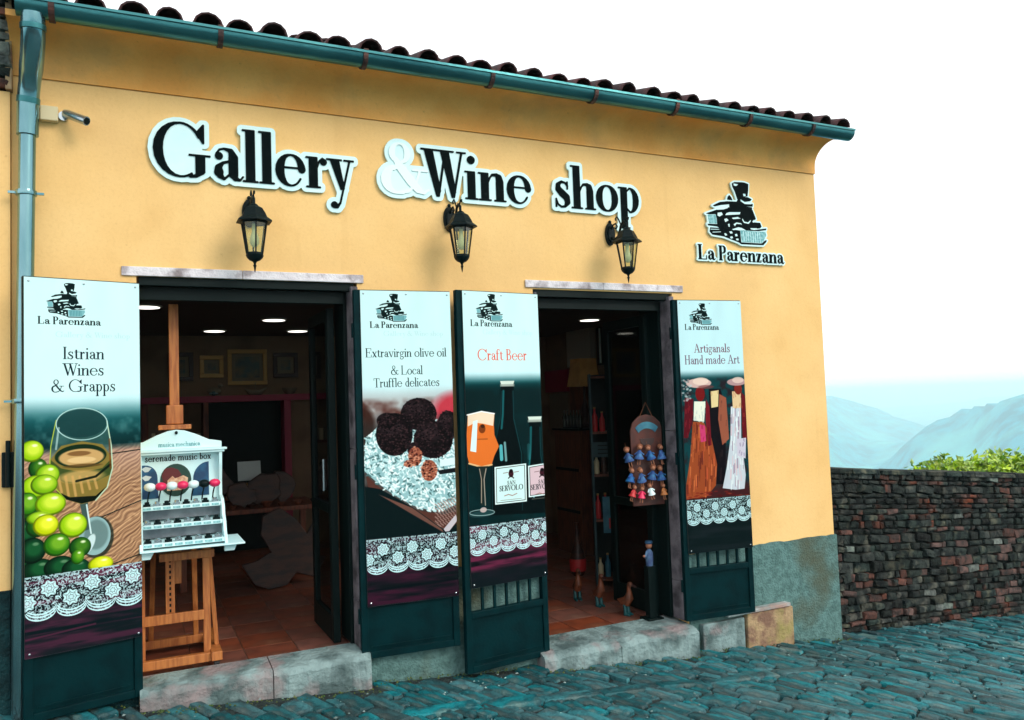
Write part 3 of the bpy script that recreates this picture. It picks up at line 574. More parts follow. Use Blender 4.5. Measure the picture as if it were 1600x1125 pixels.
    cv.poly([(560, 742), (580, 762), (640, 795), (694, 832), (714, 815), (714, 850), (566, 850)], (5, 22, 24), 4, 1, lambda X, Y: 1.0*((Y > row(640, 775)+(X-300)*.23) | (Y > row(640, 830))))
    cv.poly([(689, 828), (708, 806), (711, 814), (694, 836)], (196, 190, 196), 2); cv.poly([(587, 776), (640, 796), (686, 828), (690, 834), (640, 806)], (132, 84, 72), 5, .8)
    r2 = int(row(640, 838)); cv.vband(r2-6, r2, (5, 24, 26)); grain(cv, r2, H, (10, 18, 22), (58, 22, 42), 30, 91, 9, .9); cv.line([(568, 925), (712, 903)], 3, (4, 16, 20), .9, 4)
    cv.lace(r2+4, row(640, 893), 13); return cv.image('truffle poster print')
def poster_beer():
    q = [(720, 455), (838, 461), (852, 903), (735, 916)]; W, H = 600, 1880; cv = Canvas(W, H, q, BG); row = lambda x, y: cv.T(x, y)[1]
    cv.emblem(742, 782, 461, 503, 511, 733, 798, 10.5); cv.text('Gallery & Wine shop', 752, 830, 524, 8, (190, 230, 232), .14, .05)
    cv.text('Craft Beer', 744, 821, 565, 18, (226, 88, 66), .1, .045)
    cv.vband(row(780, 582), row(780, 606), (4, 66, 70)); cv.vband(row(780, 594), row(780, 616), (3, 30, 32))
    n = fbm(H, W, 120, 8, 3); y = np.arange(H)[:, None]; cv.blend(np.clip((n-.5)*2, 0, .5)*(y > row(780, 610)), (2, 46, 50))
    # bottles
    for bx, top, nk, bw, lv, cy_ in ((790, 600, 10, 25, 725, 598), (833, 658, 9, 22, 725, 655)):
        cv.poly([(bx-nk, top), (bx+nk, top), (bx+nk+1, top+60), (bx+bw, top+115), (bx+bw, 806), (bx-bw, 806), (bx-bw, top+115), (bx-nk-1, top+60)], (1, 12, 14), 5); cv.line([(bx+nk-1, top+14), (bx+nk, top+58), (bx+bw-3, top+112), (bx+bw-2, 800)], 1.2, (20, 92, 98), .7, 6); cv.line([(bx-nk+1, top+14), (bx-nk-1, top+58), (bx-bw+2, top+116), (bx-bw+2, 800)], 1, (14, 64, 70), .8, 6)
        cv.line([(bx-6, top+14), (bx-7, top+50), (bx-9, top+72)], 3, (28, 120, 126), .7, 5); cv.line([(bx-4, top+95), (bx-2, top+122)], 3.5, (150, 214, 216), .7, 5)
        cv.line([(bx-10, 700), (bx-9, 720)], 5, (90, 190, 196), .9 if bx < 800 else .2, 3)
        cv.poly([(bx-11, cy_), (bx+11, cy_), (bx+9, cy_+8), (bx-9, cy_+8)], (212, 226, 214), 3); cv.poly([(bx-11, cy_+5), (bx+11, cy_+5), (bx+11, cy_+9), (bx-11, cy_+9)], (150, 160, 150), 3, .8)
    def label(x0, x1, y0, y1, tone, k):
        cv.poly([(x0, y0+4), (x1, y0), (x1+1, y1-3), (x0+1, y1)], (220, 248, 246), 2); cv.poly([(x0+2, y0+6), (x1-2, y0+2), (x1-1, y1-5), (x0+3, y1-2)], (60, 60, 60), 2); cv.poly([(x0+3, y0+7), (x1-3, y0+3), (x1-2, y1-6), (x0+4, y1-3)], tone, 2)
        m = (x0+x1)/2+1 if k == 0 else (x0+x1)/2+5; cv.ell(m, y0+15, 4, 6, (60, 24, 34), 2); cv.ell(m, y0+11, 3, 3, (24, 14, 20), 2); cv.line([(m-4, y0+22), (m, y0+18), (m+4, y0+22)], 1.5, (30, 20, 26)); cv.line([(m-12, y0+14), (m-5, y0+13)], 1, (120, 90, 90), .7); cv.line([(m+5, y0+13), (m+12, y0+12)], 1, (120, 90, 90), .7)
        cv.text('SAN', m-6, m+7, y0+32, 6, (20, 30, 34), .14, .05); cv.text('SERVOLO', m-18, m+19, y0+42, 8.5, (14, 24, 30), .17, .05); cv.line([(m-10, y0+49), (m-4, y0+47), (m+2, y0+49), (m+9, y0+46)], 1.2, (150, 110, 100), .8); cv.line([(m-16, y0+56), (m+16, y0+54)], .8, (130, 130, 120), .7)
    label(770, 819, 728, 790, (204, 238, 236), 0); label(822, 856, 728, 781, (214, 188, 196), 1)
    # beer glass
    cv.poly([(728, 668), (729, 649), (750, 645), (770, 649), (769, 666), (770, 682), (777, 700), (770, 714), (766, 727), (750, 730), (731, 724), (726, 704), (727, 684)], (222, 112, 42), 3)
    cv.poly([(729, 649), (750, 645), (770, 649), (768, 668), (752, 664), (740, 662), (729, 668)], (236, 214, 186), 3); cv.line([(728, 650), (750, 645), (770, 649)], 1.5, (250, 252, 246))
    cv.poly([(737, 660), (744, 658), (742, 708), (733, 706), (735, 680)], (214, 246, 250), 2); cv.ell(751, 672, 5, 7, (110, 50, 16), 3, .9); cv.ell(752, 668, 3, 3, (60, 30, 14), 3); cv.line([(744, 688), (759, 688)], 1.5, (150, 74, 30), .8)
    cv.line([(731, 725), (750, 731), (766, 728)], 2, (250, 200, 140), .9); cv.poly([(744, 730), (760, 730), (755, 742), (753, 790), (749, 790), (749, 742)], (30, 40, 36), 3); cv.line([(747, 734), (750, 750), (750, 786)], 1.2, (190, 170, 150), .8); cv.line([(757, 734), (754, 750), (756, 790)], 1.4, (220, 200, 180), .7)
    cv.ell(751, 803, 19, 5, (26, 60, 62), 2); P = [(751+19*math.cos(a), 801+4.5*math.sin(a)) for a in np.linspace(0, 2*PI, 30)]; cv.line(P, .9, (170, 200, 200), .8); cv.ell(753, 797, 5, 4, (200, 180, 176), 3, .9)
    r2 = int(row(780, 818)); cv.vband(r2-4, r2, (5, 24, 26)); grain(cv, r2, H, (16, 16, 22), (110, 36, 66), 30, 51, 9, .9); cv.vband(row(780, 880), row(780, 895), (8, 22, 26), .8)
    cv.lace(r2+2, row(780, 864), 23); return cv.image('beer poster print')
def poster_art():
    q = [(1060, 468), (1157, 471), (1171, 853), (1078, 867)]; W, H = 600, 1880; cv = Canvas(W, H, q, (196, 236, 241)); row = lambda x, y: cv.T(x, y)[1]
    cv.emblem(1079, 1112, 474, 509, 517, 1072, 1124, 9.5)
    cv.text('Artiganals', 1086, 1141, 554, 14, (106, 50, 74), .1, .045); cv.text('Hand made Art', 1072, 1155, 573, 14.5, (100, 58, 88), .1, .045)
    cv.vband(row(1110, 580), row(1110, 598), (10, 60, 64)); n = fbm(H, W, 50, 18, 4); y = np.arange(H)[:, None]
    cv.blend(np.clip((n-.45)*4, 0, 1)*np.clip((y-row(1110, 592))/50, 0, 1)*.8, (40, 20, 26)); cv.vband(row(1110, 745), row(1110, 775), (66, 24, 26), .9)
    def strokes(poly, cols, k, seed, ln=14):
        r = np.random.RandomState(seed); xs = [p[0] for p in poly]; ys = [p[1] for p in poly]; cv.poly(poly, cols[0], 3)
        for i in range(k):
            x, yy = r.uniform(min(xs), max(xs)), r.uniform(min(ys), max(ys)); dx = r.uniform(-1, 1)
            if sdf([('P', poly)], np.array([[x]]), np.array([[yy]]))[0, 0] < -.5 and sdf([('P', poly)], np.array([[x+dx]]), np.array([[yy+ln*.6]]))[0, 0] < 1: cv.line([(x, yy), (x+dx, yy+ln*.6)], r.uniform(1, 2.2), cols[r.randint(len(cols))], .75, 3)
    strokes([(1108, 612), (1126, 612), (1134, 650), (1132, 760), (1104, 760), (1110, 680)], [(14, 12, 18), (40, 30, 34), (26, 14, 20)], 40, 4)
    strokes([(1111, 616), (1123, 614), (1122, 640), (1112, 642)], [(226, 206, 150), (200, 170, 120)], 10, 14, 5)
    strokes([(1124, 620), (1134, 626), (1138, 690), (1128, 700), (1122, 660)], [(150, 84, 62), (112, 60, 48)], 20, 5)
    strokes([(1084, 664), (1100, 664), (1112, 690), (1120, 730), (1118, 762), (1104, 780), (1074, 784), (1074, 762), (1080, 720)], [(150, 70, 36), (206, 110, 60), (110, 44, 26), (190, 84, 50), (90, 30, 26)], 150, 6, 26)
    strokes([(1094, 668), (1102, 670), (1104, 694), (1096, 696)], [(200, 60, 110), (170, 40, 80)], 10, 16, 6)
    strokes([(1086, 632), (1103, 632), (1101, 664), (1085, 662)], [(228, 234, 214), (196, 208, 196)], 24, 7, 7); strokes([(1072, 626), (1085, 628), (1083, 668), (1076, 690), (1070, 690)], [(86, 14, 26), (120, 26, 36)], 24, 8, 10); strokes([(1104, 628), (1109, 640), (1112, 700), (1107, 702), (1103, 660)], [(110, 22, 34), (80, 12, 26)], 20, 9, 10)
    cv.ell(1095, 620, 7, 12, (112, 20, 22), 3); cv.ell(1093, 603, 19, 7.5, (206, 176, 168), 3); cv.ell(1096, 600, 12, 6, (230, 206, 190), 4, .9); cv.ell(1104, 609, 12, 3, (120, 60, 60), 4, .7)
    strokes([(1141, 640), (1156, 638), (1156, 690), (1162, 745), (1160, 766), (1147, 768), (1128, 766), (1134, 735), (1140, 690)], [(196, 206, 214), (226, 238, 236), (150, 130, 150), (214, 190, 196), (232, 240, 240)], 130, 10, 22)
    strokes([(1143, 616), (1157, 616), (1156, 642), (1144, 642)], [(226, 196, 150), (200, 150, 110)], 14, 11, 6); strokes([(1156, 616), (1163, 624), (1165, 690), (1158, 690)], [(96, 18, 26), (130, 40, 36)], 18, 12, 8)
    cv.ell(1152, 612, 6, 9, (122, 36, 28), 3); cv.ell(1150, 601, 15, 6, (186, 150, 150), 3, .95); cv.ell(1152, 598, 9, 5, (222, 196, 184), 4, .9)
    strokes([(1150, 690), (1163, 688), (1162, 720), (1150, 716)], [(204, 200, 214), (160, 150, 176)], 14, 13, 6)
    for k in range(40): r = np.random.RandomState(900+k); cv.ell(r.uniform(1060, 1082), r.uniform(596, 632), 1.8, 1.5, [(190, 200, 200), (110, 120, 120), (170, 140, 140)][k % 3], 3, .7)
    for k in range(60): r = np.random.RandomState(400+k); cv.ell(r.uniform(1074, 1166), r.uniform(770, 784), 3, 1.2, [(120, 30, 24), (80, 18, 20), (150, 60, 40)][k % 3], 3, .6)
    r2 = int(row(1120, 781)); cv.vband(r2-3, r2, (6, 24, 26)); grain(cv, r2, H, (6, 22, 24), (20, 30, 34), 30, 31, 9, .9)
    cv.lace(r2+2, row(1120, 820), 33); return cv.image('art poster print')
def print_mat(name, im):
    m = bpy.data.materials.new(name); m.use_nodes = True; N = Nodes(m); b = N.n['Principled BSDF']; b.inputs['Roughness'].default_value = .45; b.inputs['Specular IOR Level'].default_value = .04
    t = N.new('ShaderNodeTexImage'); t.image = im; uv = N.new('ShaderNodeUVMap'); uv.uv_map = 'print'; N.l.new(uv.outputs[0], t.inputs[0])
    n = N.new('ShaderNodeTexNoise'); n.inputs['Scale'].default_value = 5; x = N.new('ShaderNodeMix', data_type='RGBA', blend_type='MULTIPLY')
    r = N.new('ShaderNodeMapRange'); r.inputs[3].default_value = .9; r.inputs[4].default_value = 1.06; N.l.new(n.outputs[0], r.inputs[0]); x.inputs[0].default_value = 1
    N.l.new(t.outputs[0], x.inputs[6]); N.l.new(r.outputs[0], x.inputs[7]); N.l.new(x.outputs[2], b.inputs['Base Color']); return m
# ---------------------------------------------------------------- land, haze
def ground_z(x): return .058-.086*x if x < 4.7 else -.346-.114*(x-4.7)
def terrain():
    n = np.random.RandomState(11); naz, nr = 150, 150; az = np.radians(np.linspace(2, 104, naz)); r = np.concatenate([np.linspace(30, 400, 22), np.geomspace(420, 26000, nr-22)])
    A, R = np.meshgrid(az, r); X = R*np.sin(A); Y = R*np.cos(A)-4.9
    z = -12-R*.42; z = np.maximum(z, -262+6*np.sin(X/260)*np.cos(Y/310))
    def crest(deg, elev, R0, front, back):
        """a ridge at about R0 metres whose skyline dips away as surveyed; slopes fall off in front and behind"""
        r0 = R0*(1+.05*np.sin(A*23)+.03*np.sin(A*61)); zc = 1.6+r0*np.interp(np.degrees(A), deg, elev)
        return zc-np.where(R < r0, (r0-R)*front, (R-r0)*back)
    hs = [crest([40, 50.4, 52.3, 53.4, 55.5, 58, 62, 75, 104], [-.2, -.077, -.046, -.034, -.0175, -.0045, -.003, -.003, -.003], 2600, .27, .3),
          crest([2, 30, 44, 47.3, 49, 51.2, 53, 60, 104], [-.01, .0, .0, -.004, -.011, -.032, -.043, -.09, -.2], 4300, .17, .2),
          crest([2, 46, 49, 52, 56, 104], [-.045, -.04, -.052, -.06, -.075, -.1], 3300, .2, .2),
          crest([2, 47, 50, 53, 56, 104], [-.012, -.016, -.02, -.018, -.011, -.012], 9000, .05, .05),
          crest([2, 47, 50, 54, 104], [-.006, -.004, -.0065, -.004, -.005], 17000, .03, .02)]
    hill = 0
    for q in hs: z = np.maximum(z, np.where(R > 500, q, -9e9))
    rough = sum(a*np.sin(X/l+p)*np.cos(Y/l*1.1+q) for a, l, p, q in ((14, 330, .3, 1.2), (9, 170, 2, .4), (5, 90, 1, 3), (3, 47, 2.2, .7)))
    z = z+rough*np.clip((R-900)/2500, 0, .8)+n.randn(*R.shape)*np.clip(R/2600, 0, 1)*1.6
    mb = MB(); mb.v = list(map(tuple, np.stack([X, Y, z], -1).reshape(-1, 3)))
    mb.f = [(i*naz+j, i*naz+j+1, (i+1)*naz+j+1, (i+1)*naz+j) for i in range(len(r)-1) for j in range(naz-1)]
    m = material('haze tinted wooded valley', alb(0, 88, 110), alb(6, 140, 160), rough=1, scale=.02, c3=alb(90, 180, 176), scale3=.004, mixlo=.42, mixhi=.58, spec=.1)  # woodland tones carry the cyan of distant haze in their base colour
    tag(mb.build('hills', m, smooth=True), kind='structure')
    me = MB(); me.add([(-3000, -9000, -263), (27000, -9000, -263), (27000, 27000, -263), (-3000, 27000, -263)], [(0, 1, 2, 3)])
    tag(me.build('valley_floor', m), kind='structure')
    s = MB(); s.box((-3100, -9100, -266), (28000, 27500, 40)); o = s.build('haze', bpy.data.materials.new('haze')); tag(o, kind='stuff')
    m = o.data.materials[0]; m.use_nodes = True; N = Nodes(m); N.n.remove(N.n['Principled BSDF']); v = N.new('ShaderNodeVolumePrincipled')
    v.inputs['Color'].default_value = (.79, 1, 1, 1); v.inputs['Density'].default_value = 3.4e-4; N.l.new(v.outputs[0], N.n['Material Output'].inputs['Volume'])
terrain()
# ---------------------------------------------------------------- street of cobbles
street = thing('street'); tag(street, kind='structure')
def street_sheet():
    xs = [-14, -6, 0, 2, 4.7, 7, 10, 14, 20, 30]; ys = [-16, -6, -3, 0, 1.4]; mb = MB()
    mb.v = [(x, y, ground_z(x)-.022) for x in xs for y in ys]; n = len(ys)
    mb.f = [(i*n+j, (i+1)*n+j, (i+1)*n+j+1, i*n+j+1) for i in range(len(xs)-1) for j in range(n-1)]
    mb.build('joint_bed', 'joint', street)
street_sheet()
def stone_verts(L, Wd, H, r, jit, top=.012):
    """a worn, slightly domed paving stone: 8-gon outline, bevelled top"""
    c = min(L, Wd)*.09; o = [(-L/2+c, -Wd/2), (L/2-c, -Wd/2), (L/2, -Wd/2+c), (L/2, Wd/2-c), (L/2-c, Wd/2), (-L/2+c, Wd/2), (-L/2, Wd/2-c), (-L/2, -Wd/2+c)]
    o = [(x+r.uniform(-jit, jit), y+r.uniform(-jit, jit)) for x, y in o]; tx, ty = r.uniform(-.04, .04), r.uniform(-.05, .05); vs = []
    for k, z in ((1.0, -.05), (1.0, H-top), (.93, H-top*.15), (.6, H+.001)):
        for x, y in o: vs.append((x*k, y*(k if k == 1 else max(0, 1-(1-k)*min(2.0, L/Wd))), z+x*tx+y*ty+(r.uniform(-.003, .003) if k < 1 else 0)))
    n = 8; fs = [(a*n+i, a*n+(i+1) % n, (a+1)*n+(i+1) % n, (a+1)*n+i) for a in range(3) for i in range(n)]+[tuple(range(3*n, 4*n))]
    return vs, fs
def cobbles():
    r = random.Random(5); th = math.radians(-66.3); d = Vector((math.cos(th), math.sin(th))); pn = Vector((-d.y, d.x)); items = []
    t = -12.0
    while t < 22:
        pitch = r.uniform(.07, .12); s = -16+r.random()
        while s < 12:
            L = r.uniform(.11, .33); c = d*(s+L/2)+pn*(t+pitch/2); s += L
            ylim = .40+.11*(c.x-5.3) if c.x > 5.36 else (-.19 if (-.05 < c.x < 1.36 or 2.4 < c.x < 3.75) else -.04)
            if -5 < c.x < 16 and -7 < c.y < ylim:
                items.append((c.x, c.y, L-.016, pitch-.014, th+r.uniform(-.09, .09), r.uniform(-.013, .009)))
        t += pitch
    seen = []
    for it in items:
        q = in_view((it[0], it[1], ground_z(it[0])))
        ok = q and -30 < q[0] < 1630 and q[1] < 1150
        area = it[2]*it[3]/q[2]**3 if ok else 0
        seen.append((area, it))
    seen.sort(key=lambda a: -a[0]); protos = []
    for k in range(30):
        vs, fs = stone_verts(1.0, .5, .0, r, .0); L, W_ = .3, .14; vs, fs = stone_verts(L, W_, 0, r, .014, .014); mb = MB(); mb.add(vs, fs); o = mb.build('cobblestone', 'cobble', street, smooth=True); protos.append(o.data); bpy.data.objects.remove(o)
    for k, (a, it) in enumerate(seen[:300]):
        x, y, L, Wd, ang, dz = it; o = bpy.data.objects.new('cobblestone', protos[k % 30]); C.objects.link(o); o.parent = street
        o.location = (x, y, ground_z(x)+dz); o.rotation_euler = (r.uniform(-.02, .02), (.083 if x < 4.7 else .112)*math.cos(ang), ang); o.scale = (L/.3, Wd/.14, 1)
    mb = MB(); sl_ = .09
    for a, it in seen[300:]:
        x, y, L, Wd, ang, dz = it; vs, fs = stone_verts(L, Wd, 0, r, .01); c, s_ = math.cos(ang), math.sin(ang)
        mb.add([(x+vx*c-vy*s_, y+vx*s_+vy*c, ground_z(x+vx*c-vy*s_)+dz+vz) for vx, vy, vz in vs], fs)
    tag(mb.build('cobble_field', 'cobble_stuff', street, smooth=True), kind='stuff')
    # stone channel along the shop front
    x = 1.3
    while x < 4.0:
        L = r.uniform(.35, .6); vs, fs = stone_verts(L-.01, .11, .004, r, .012); mb = MB().add(vs, fs); o = mb.build('channel_stone', 'cobble', street, smooth=True); o.location = (x+L/2, -.62-.02*(x-1.3)-r.random()*.01, ground_z(x+L/2)+.004); o.rotation_euler = (0, .083, -.02); x += L
cobbles()
def chips():
    r = random.Random(55); a = MB()
    for k in range(1500):
        x = r.uniform(-.8, 9.5); y = .3-abs(r.gauss(0, 1))*1.4
        if x < 5.3 and y > -.05: continue
        s = r.uniform(.003, .013); z = ground_z(x)-.012+r.uniform(0, .008); q = [(x+s*math.cos(t)*r.uniform(.5, 1.2), y+s*math.sin(t)*r.uniform(.5, 1.2), z+r.uniform(0, .004)) for t in (0, 1.3, 2.5, 3.8, 5)]
        a.add(q+[(x, y, z+s*.8)], [(i, (i+1) % 5, 5) for i in range(5)])
    tag(a.build('joint_grit', material('pale grit', alb(120, 150, 148), alb(70, 90, 86), rough=.9, island=.5), street), kind='stuff')
chips()

# ---------------------------------------------------------------- parapet of rubble stone
def parapet():
    P0 = Vector((5.27, .12)); D = Vector((.9937, .112)); D.normalize(); Nn = Vector((D.y, -D.x)); top = lambda s: .965-.093*s; th = .45; root = thing('rubble_wall', (P0.x, P0.y, ground_z(P0.x)), 'low dark rubble stone wall running downhill from the corner of the yellow shop', 'wall')
    Lw = 12.0; mb = MB(); inner = lambda s, d, z: (D.x*s-Nn.x*d, D.y*s-Nn.y*d, z-root.location.z)
    vs = [inner(0, .03, ground_z(P0.x)-.6), inner(Lw, .03, ground_z(P0.x+Lw)-.6), inner(Lw, th, ground_z(P0.x+Lw)-1.5), inner(0, th, ground_z(P0.x)-1.5), inner(0, .03, top(0)-.03), inner(Lw, .03, top(Lw)-.03), inner(Lw, th, top(Lw)-.03), inner(0, th, top(0)-.03)]
    mb.add(vs, [(0,3,2,1),(4,5,6,7),(0,1,5,4),(1,2,6,5),(2,3,7,6),(3,0,4,7)]); mb.build('mortar_core', 'mortar', root)
    r = random.Random(9); items = []
    v = 0.0; Hh = 1.55
    while v < Hh:
        ch = r.uniform(.038, .095); s = -r.random()*.1
        while s < Lw:
            L = r.uniform(.07, .22)*(1.3 if ch > .075 else 1); z = top(s+L/2)-.03-v-ch/2; items.append((s+L/2, z, L-.012, ch-.01)); s += L
        v += ch
    def stone(it):
        s, z, L, H_ = it; vs, fs = stone_verts(L, H_, 0, r, min(.014, H_*.16), .02); dz = r.uniform(.0, .035); a = r.uniform(-.1, .1); c, q = math.cos(a), math.sin(a)
        return [inner(s+x*c-y*q, -dz-zz, z+x*q+y*c-.093*x) for x, y, zz in vs], fs
    vis = []
    for it in items:
        p = (P0.x+D.x*it[0], P0.y+D.y*it[0], it[1]); q = in_view(p); ok = q and q[0] < 1610 and it[1] > ground_z(p[0])-.05; vis.append((it[2]*it[3]/q[2]**2 if ok else 0, it))
    vis.sort(key=lambda a: -a[0])
    for k, (a, it) in enumerate(vis[:300]):
        vs, fs = stone(it); u = r.random(); MB().add(vs, fs).build('stone', 'wallbrick' if u < .2 else ('wallpale' if u > .965 else 'wallstone'), root, smooth=True)
    m = MB()
    for a, it in vis[300:]: m.add(*stone(it))
    tag(m.build('rubble_stones', 'wallstuff', root, smooth=True), kind='stuff')
    s = 0.0
    while s < Lw:   # flat cap stones
        L = r.uniform(.22, .5); c = s+L/2; vs = []; H0 = top(c)-.035
        for z in (-.01, .03+r.uniform(-.005, .012)):
            for (a, b) in ((-L/2+.008, -.03-r.uniform(0, .02)), (L/2-.008, -.03-r.uniform(0, .02)), (L/2-.008, th+.02), (-L/2+.008, th+.02)): vs.append(inner(c+a, b, H0+z-.093*a))
        MB().add(vs, [(0,3,2,1),(4,5,6,7),(0,1,5,4),(1,2,6,5),(2,3,7,6),(3,0,4,7)]).build('cap_stone', 'wallstone', root, bevel=.008); s += L
parapet()
def bush(x, y, z0, w, h, seed, label, dx):
    root = thing('bush', (x, y, z0), label, 'bush', 'sunlit bushes beyond the rubble wall'); r = random.Random(seed); st = MB(); lf = MB()
    for k in range(60):
        a = r.uniform(-1, 1); b = r.uniform(-.4, .4); hh = h*(1-.55*abs(a)**1.5)*r.uniform(.6, 1.05); tip = Vector((a*w/2, b, hh)); base = Vector((a*w*.2, b*.3, -1.2)); st.tube([base, base.lerp(tip, .6)+Vector((0, 0, .05)), tip], [.012, .007, .003], 5)
        for j in range(120):
            u = r.uniform(.72, 1.04); p = base.lerp(tip, u)+Vector((r.gauss(0, .07), r.gauss(0, .07), r.gauss(0, .05))); s = r.uniform(.034, .06); d = Vector((r.gauss(0, 1), r.gauss(0, 1), r.gauss(.2, .7))).normalized(); e = d.cross(Vector((r.gauss(0, 1), r.gauss(0, 1), r.gauss(0, 1)))).normalized()
            m_ = p+d*s; n_ = d.cross(e)*s*.12; lf.add([p, m_+e*s*.55-n_, p+d*s*2.1, m_-e*s*.55-n_, m_+n_], [(0, 1, 4), (1, 2, 4), (2, 3, 4), (3, 0, 4)])
    st.build('stem', 'stem', root); tag(lf.build('foliage', 'leaf', root), kind='stuff')
bush(9.35, 1.75, .25, .62, .40, 3, 'bright green leafy bush behind the rubble wall, nearer the shop corner', 0)
bush(10.8, 1.9, .13, .8, .46, 8, 'bright green leafy bush behind the rubble wall, at the right edge of the photo', 0)

# ---------------------------------------------------------------- the shop building
FX = 5.23; shop = thing('shop_building', (0, 0, 0), 'low ochre yellow shop with two wide open doorways and a barrel tiled roof', 'shop building')
T = .34; CR = 3.44
D1 = (.035, 1.285, .13, 2.385); D2 = (2.52, 3.70, -.06, 2.385)   # openings x0, x1, z0, z1
fw = MB()
for (a, b, z0, z1) in ((-.56, D1[0], -.6, CR), (D1[1], D2[0], -.8, CR), (D2[1], FX, -.9, CR), (D1[0], D1[1], D1[3], CR), (D2[0], D2[1], D2[3], CR), (D1[0], D1[1], -.6, .05), (D2[0], D2[1], -.8, -.14)):
    fw.box((a, 0, z0), (b, T, z1))
fw.build('front_wall', 'stucco', shop)
bxo('side_wall', (FX-T, T, -1.6), (FX, 7.4, 3.7), 'stucco', shop); bxo('back_wall', (-2.6, 7.4, -1), (FX, 7.7, 3.7), 'stucco', shop)
def sweep(name, prof, x0, x1, mat, par, cap_dx=0, n=1):
    """profile (y, z) swept along x"""
    mb = MB(); k = len(prof); xs = [x0+(x1-x0)*i/n for i in range(n+1)]
    for x in xs: mb.v += [(x, y, z) for y, z in prof]
    mb.f = [(i*k+j, i*k+(j+1) % k, (i+1)*k+(j+1) % k, (i+1)*k+j) for i in range(n) for j in range(k)]+[tuple(range(k))[::-1], tuple(range(n*k, n*k+k))]
    return mb.build(name, mat, par, smooth=True)
cov = [(T, CR+.002), (-.012, CR+.002), (-.014, CR+.06)]+[(-.014-.215*(1-math.cos(math.radians(a))), CR+.06+.17*math.sin(math.radians(a))) for a in range(10, 91, 10)]+[(-.235, 3.70), (T, 3.70)]
sweep('cove_cornice', cov, -.56, FX+.004, 'cove', shop, n=1)
# grey base of the wall, in the steps the photograph shows
for (a, b, zt, zb, mt) in ((-.56, .027, .735, -.3, 'plinth_dark'), (1.30, 2.50, .558, -.6, 'plinth'), (3.72, FX+.012, .43, -.8, 'plinth')):
    r = random.Random(int(a*10)); n = max(2, int((b-a)/.05)); mb = MB(); top = [(a+(b-a)*i/n, zt+r.uniform(-.006, .006)) for i in range(n+1)]; poly = [(a, zb)]+[(b, zb)]+top[::-1]
    mb.prism(poly, lambda u, v, t: (u, t, v), -.018, -.001); mb.build('wall_base', mt, shop)
bxo('side_wall_base', (FX+.001, .0, -1.6), (FX+.014, 7.4, .43), 'plinth', shop)
bxo('corner_block', (4.21, -.075, -.6), (4.67, -.019, -.062), 'block', shop, .008); bxo('corner_block', (3.80, -.06, -.6), (4.195, -.019, -.085), 'stone_floor', shop, .008)
bxo('block_ledge', (4.02, -.085, -.058), (4.64, -.019, -.03), 'stone', shop, .006)
# stone surrounds, cracked in two pieces
for (x0, x1, zt) in ((-.04, 1.325, 2.436), (2.46, 3.797, 2.446)):
    xm = x0+(x1-x0)*.47; bxo('lintel_stone', (x0, -.014, zt-.052), (xm-.001, -.001, zt), 'surround', shop, .004); bxo('lintel_stone', (xm+.001, -.014, zt-.052), (x1, -.001, zt), 'surround', shop, .004)
    xr = x1-.035
for (xa, z0, x_out) in ((D1[1], .13, 1), (D2[1], -.06, 1), (D2[0], -.06, -1)):
    a, b = (xa-.045, xa-.001) if x_out > 0 else (xa+.001, xa+.02)
    for (za, zb) in ((z0+.02, z0+.30), (z0+.303, 1.35), (1.353, 2.36)): bxo('jamb_stone', (a, -.02, za), (b, .10, zb), 'jamb', shop, .004)
for (x0, x1, z0) in ((D1[0]+.02, D1[1]-.076, .13), (D2[0]+.02, D2[1]-.076, -.06)):
    fr = thing('door_frame'); fr.parent = shop; bxo('frame_post', (x1+.01, .1005, z0+.02), (x1+.0755, T, 2.384), 'dark', fr, .003)
    bxo('head', (x0-.01, .012, 2.335), (x1+.06, .07, 2.384), 'dark', fr, .003); bxo('head', (x0-.01, .07, 2.26), (x1+.01, .14, 2.334), 'dark', fr, .003)
    if x0 > 1: bxo('frame_post', (x0, .10, z0+.02), (x0+.045, .15, 2.259), 'dark', fr, .003)
def threshold(xs, y0, y1, zt, zb, seed, mat='stone_floor'):
    r = random.Random(seed)
    for a, b in zip(xs[:-1], xs[1:]):
        n = 14; prof = [(y1, zb), (y1, zt), (y0+.07, zt-.010), (y0+.025, zt-.022), (y0, zt-.05), (y0+.004, zb)]; mb = MB(); k = len(prof)
        for i in range(n+1):
            x = a+.003+(b-a-.006)*i/n
            for j, (y, z) in enumerate(prof): mb.v.append((x, y+(r.uniform(-.011, .009) if 0 < j and y < y1 else 0), z+(r.uniform(-.008, .004) if 0 < j < k-1 and y < y1 else 0)))
        mb.f = [(i*k+j, i*k+(j+1) % k, (i+1)*k+(j+1) % k, (i+1)*k+j) for i in range(n) for j in range(k)]+[tuple(range(k))[::-1], tuple(range(n*k, n*k+k))]
        mb.build('threshold_stone', mat, shop)
threshold([.028, .72, 1.292], -.11, .13, .148, -.25, 1); threshold([2.44, 3.03, 3.70], -.14, .22, -.052, -.5, 2)
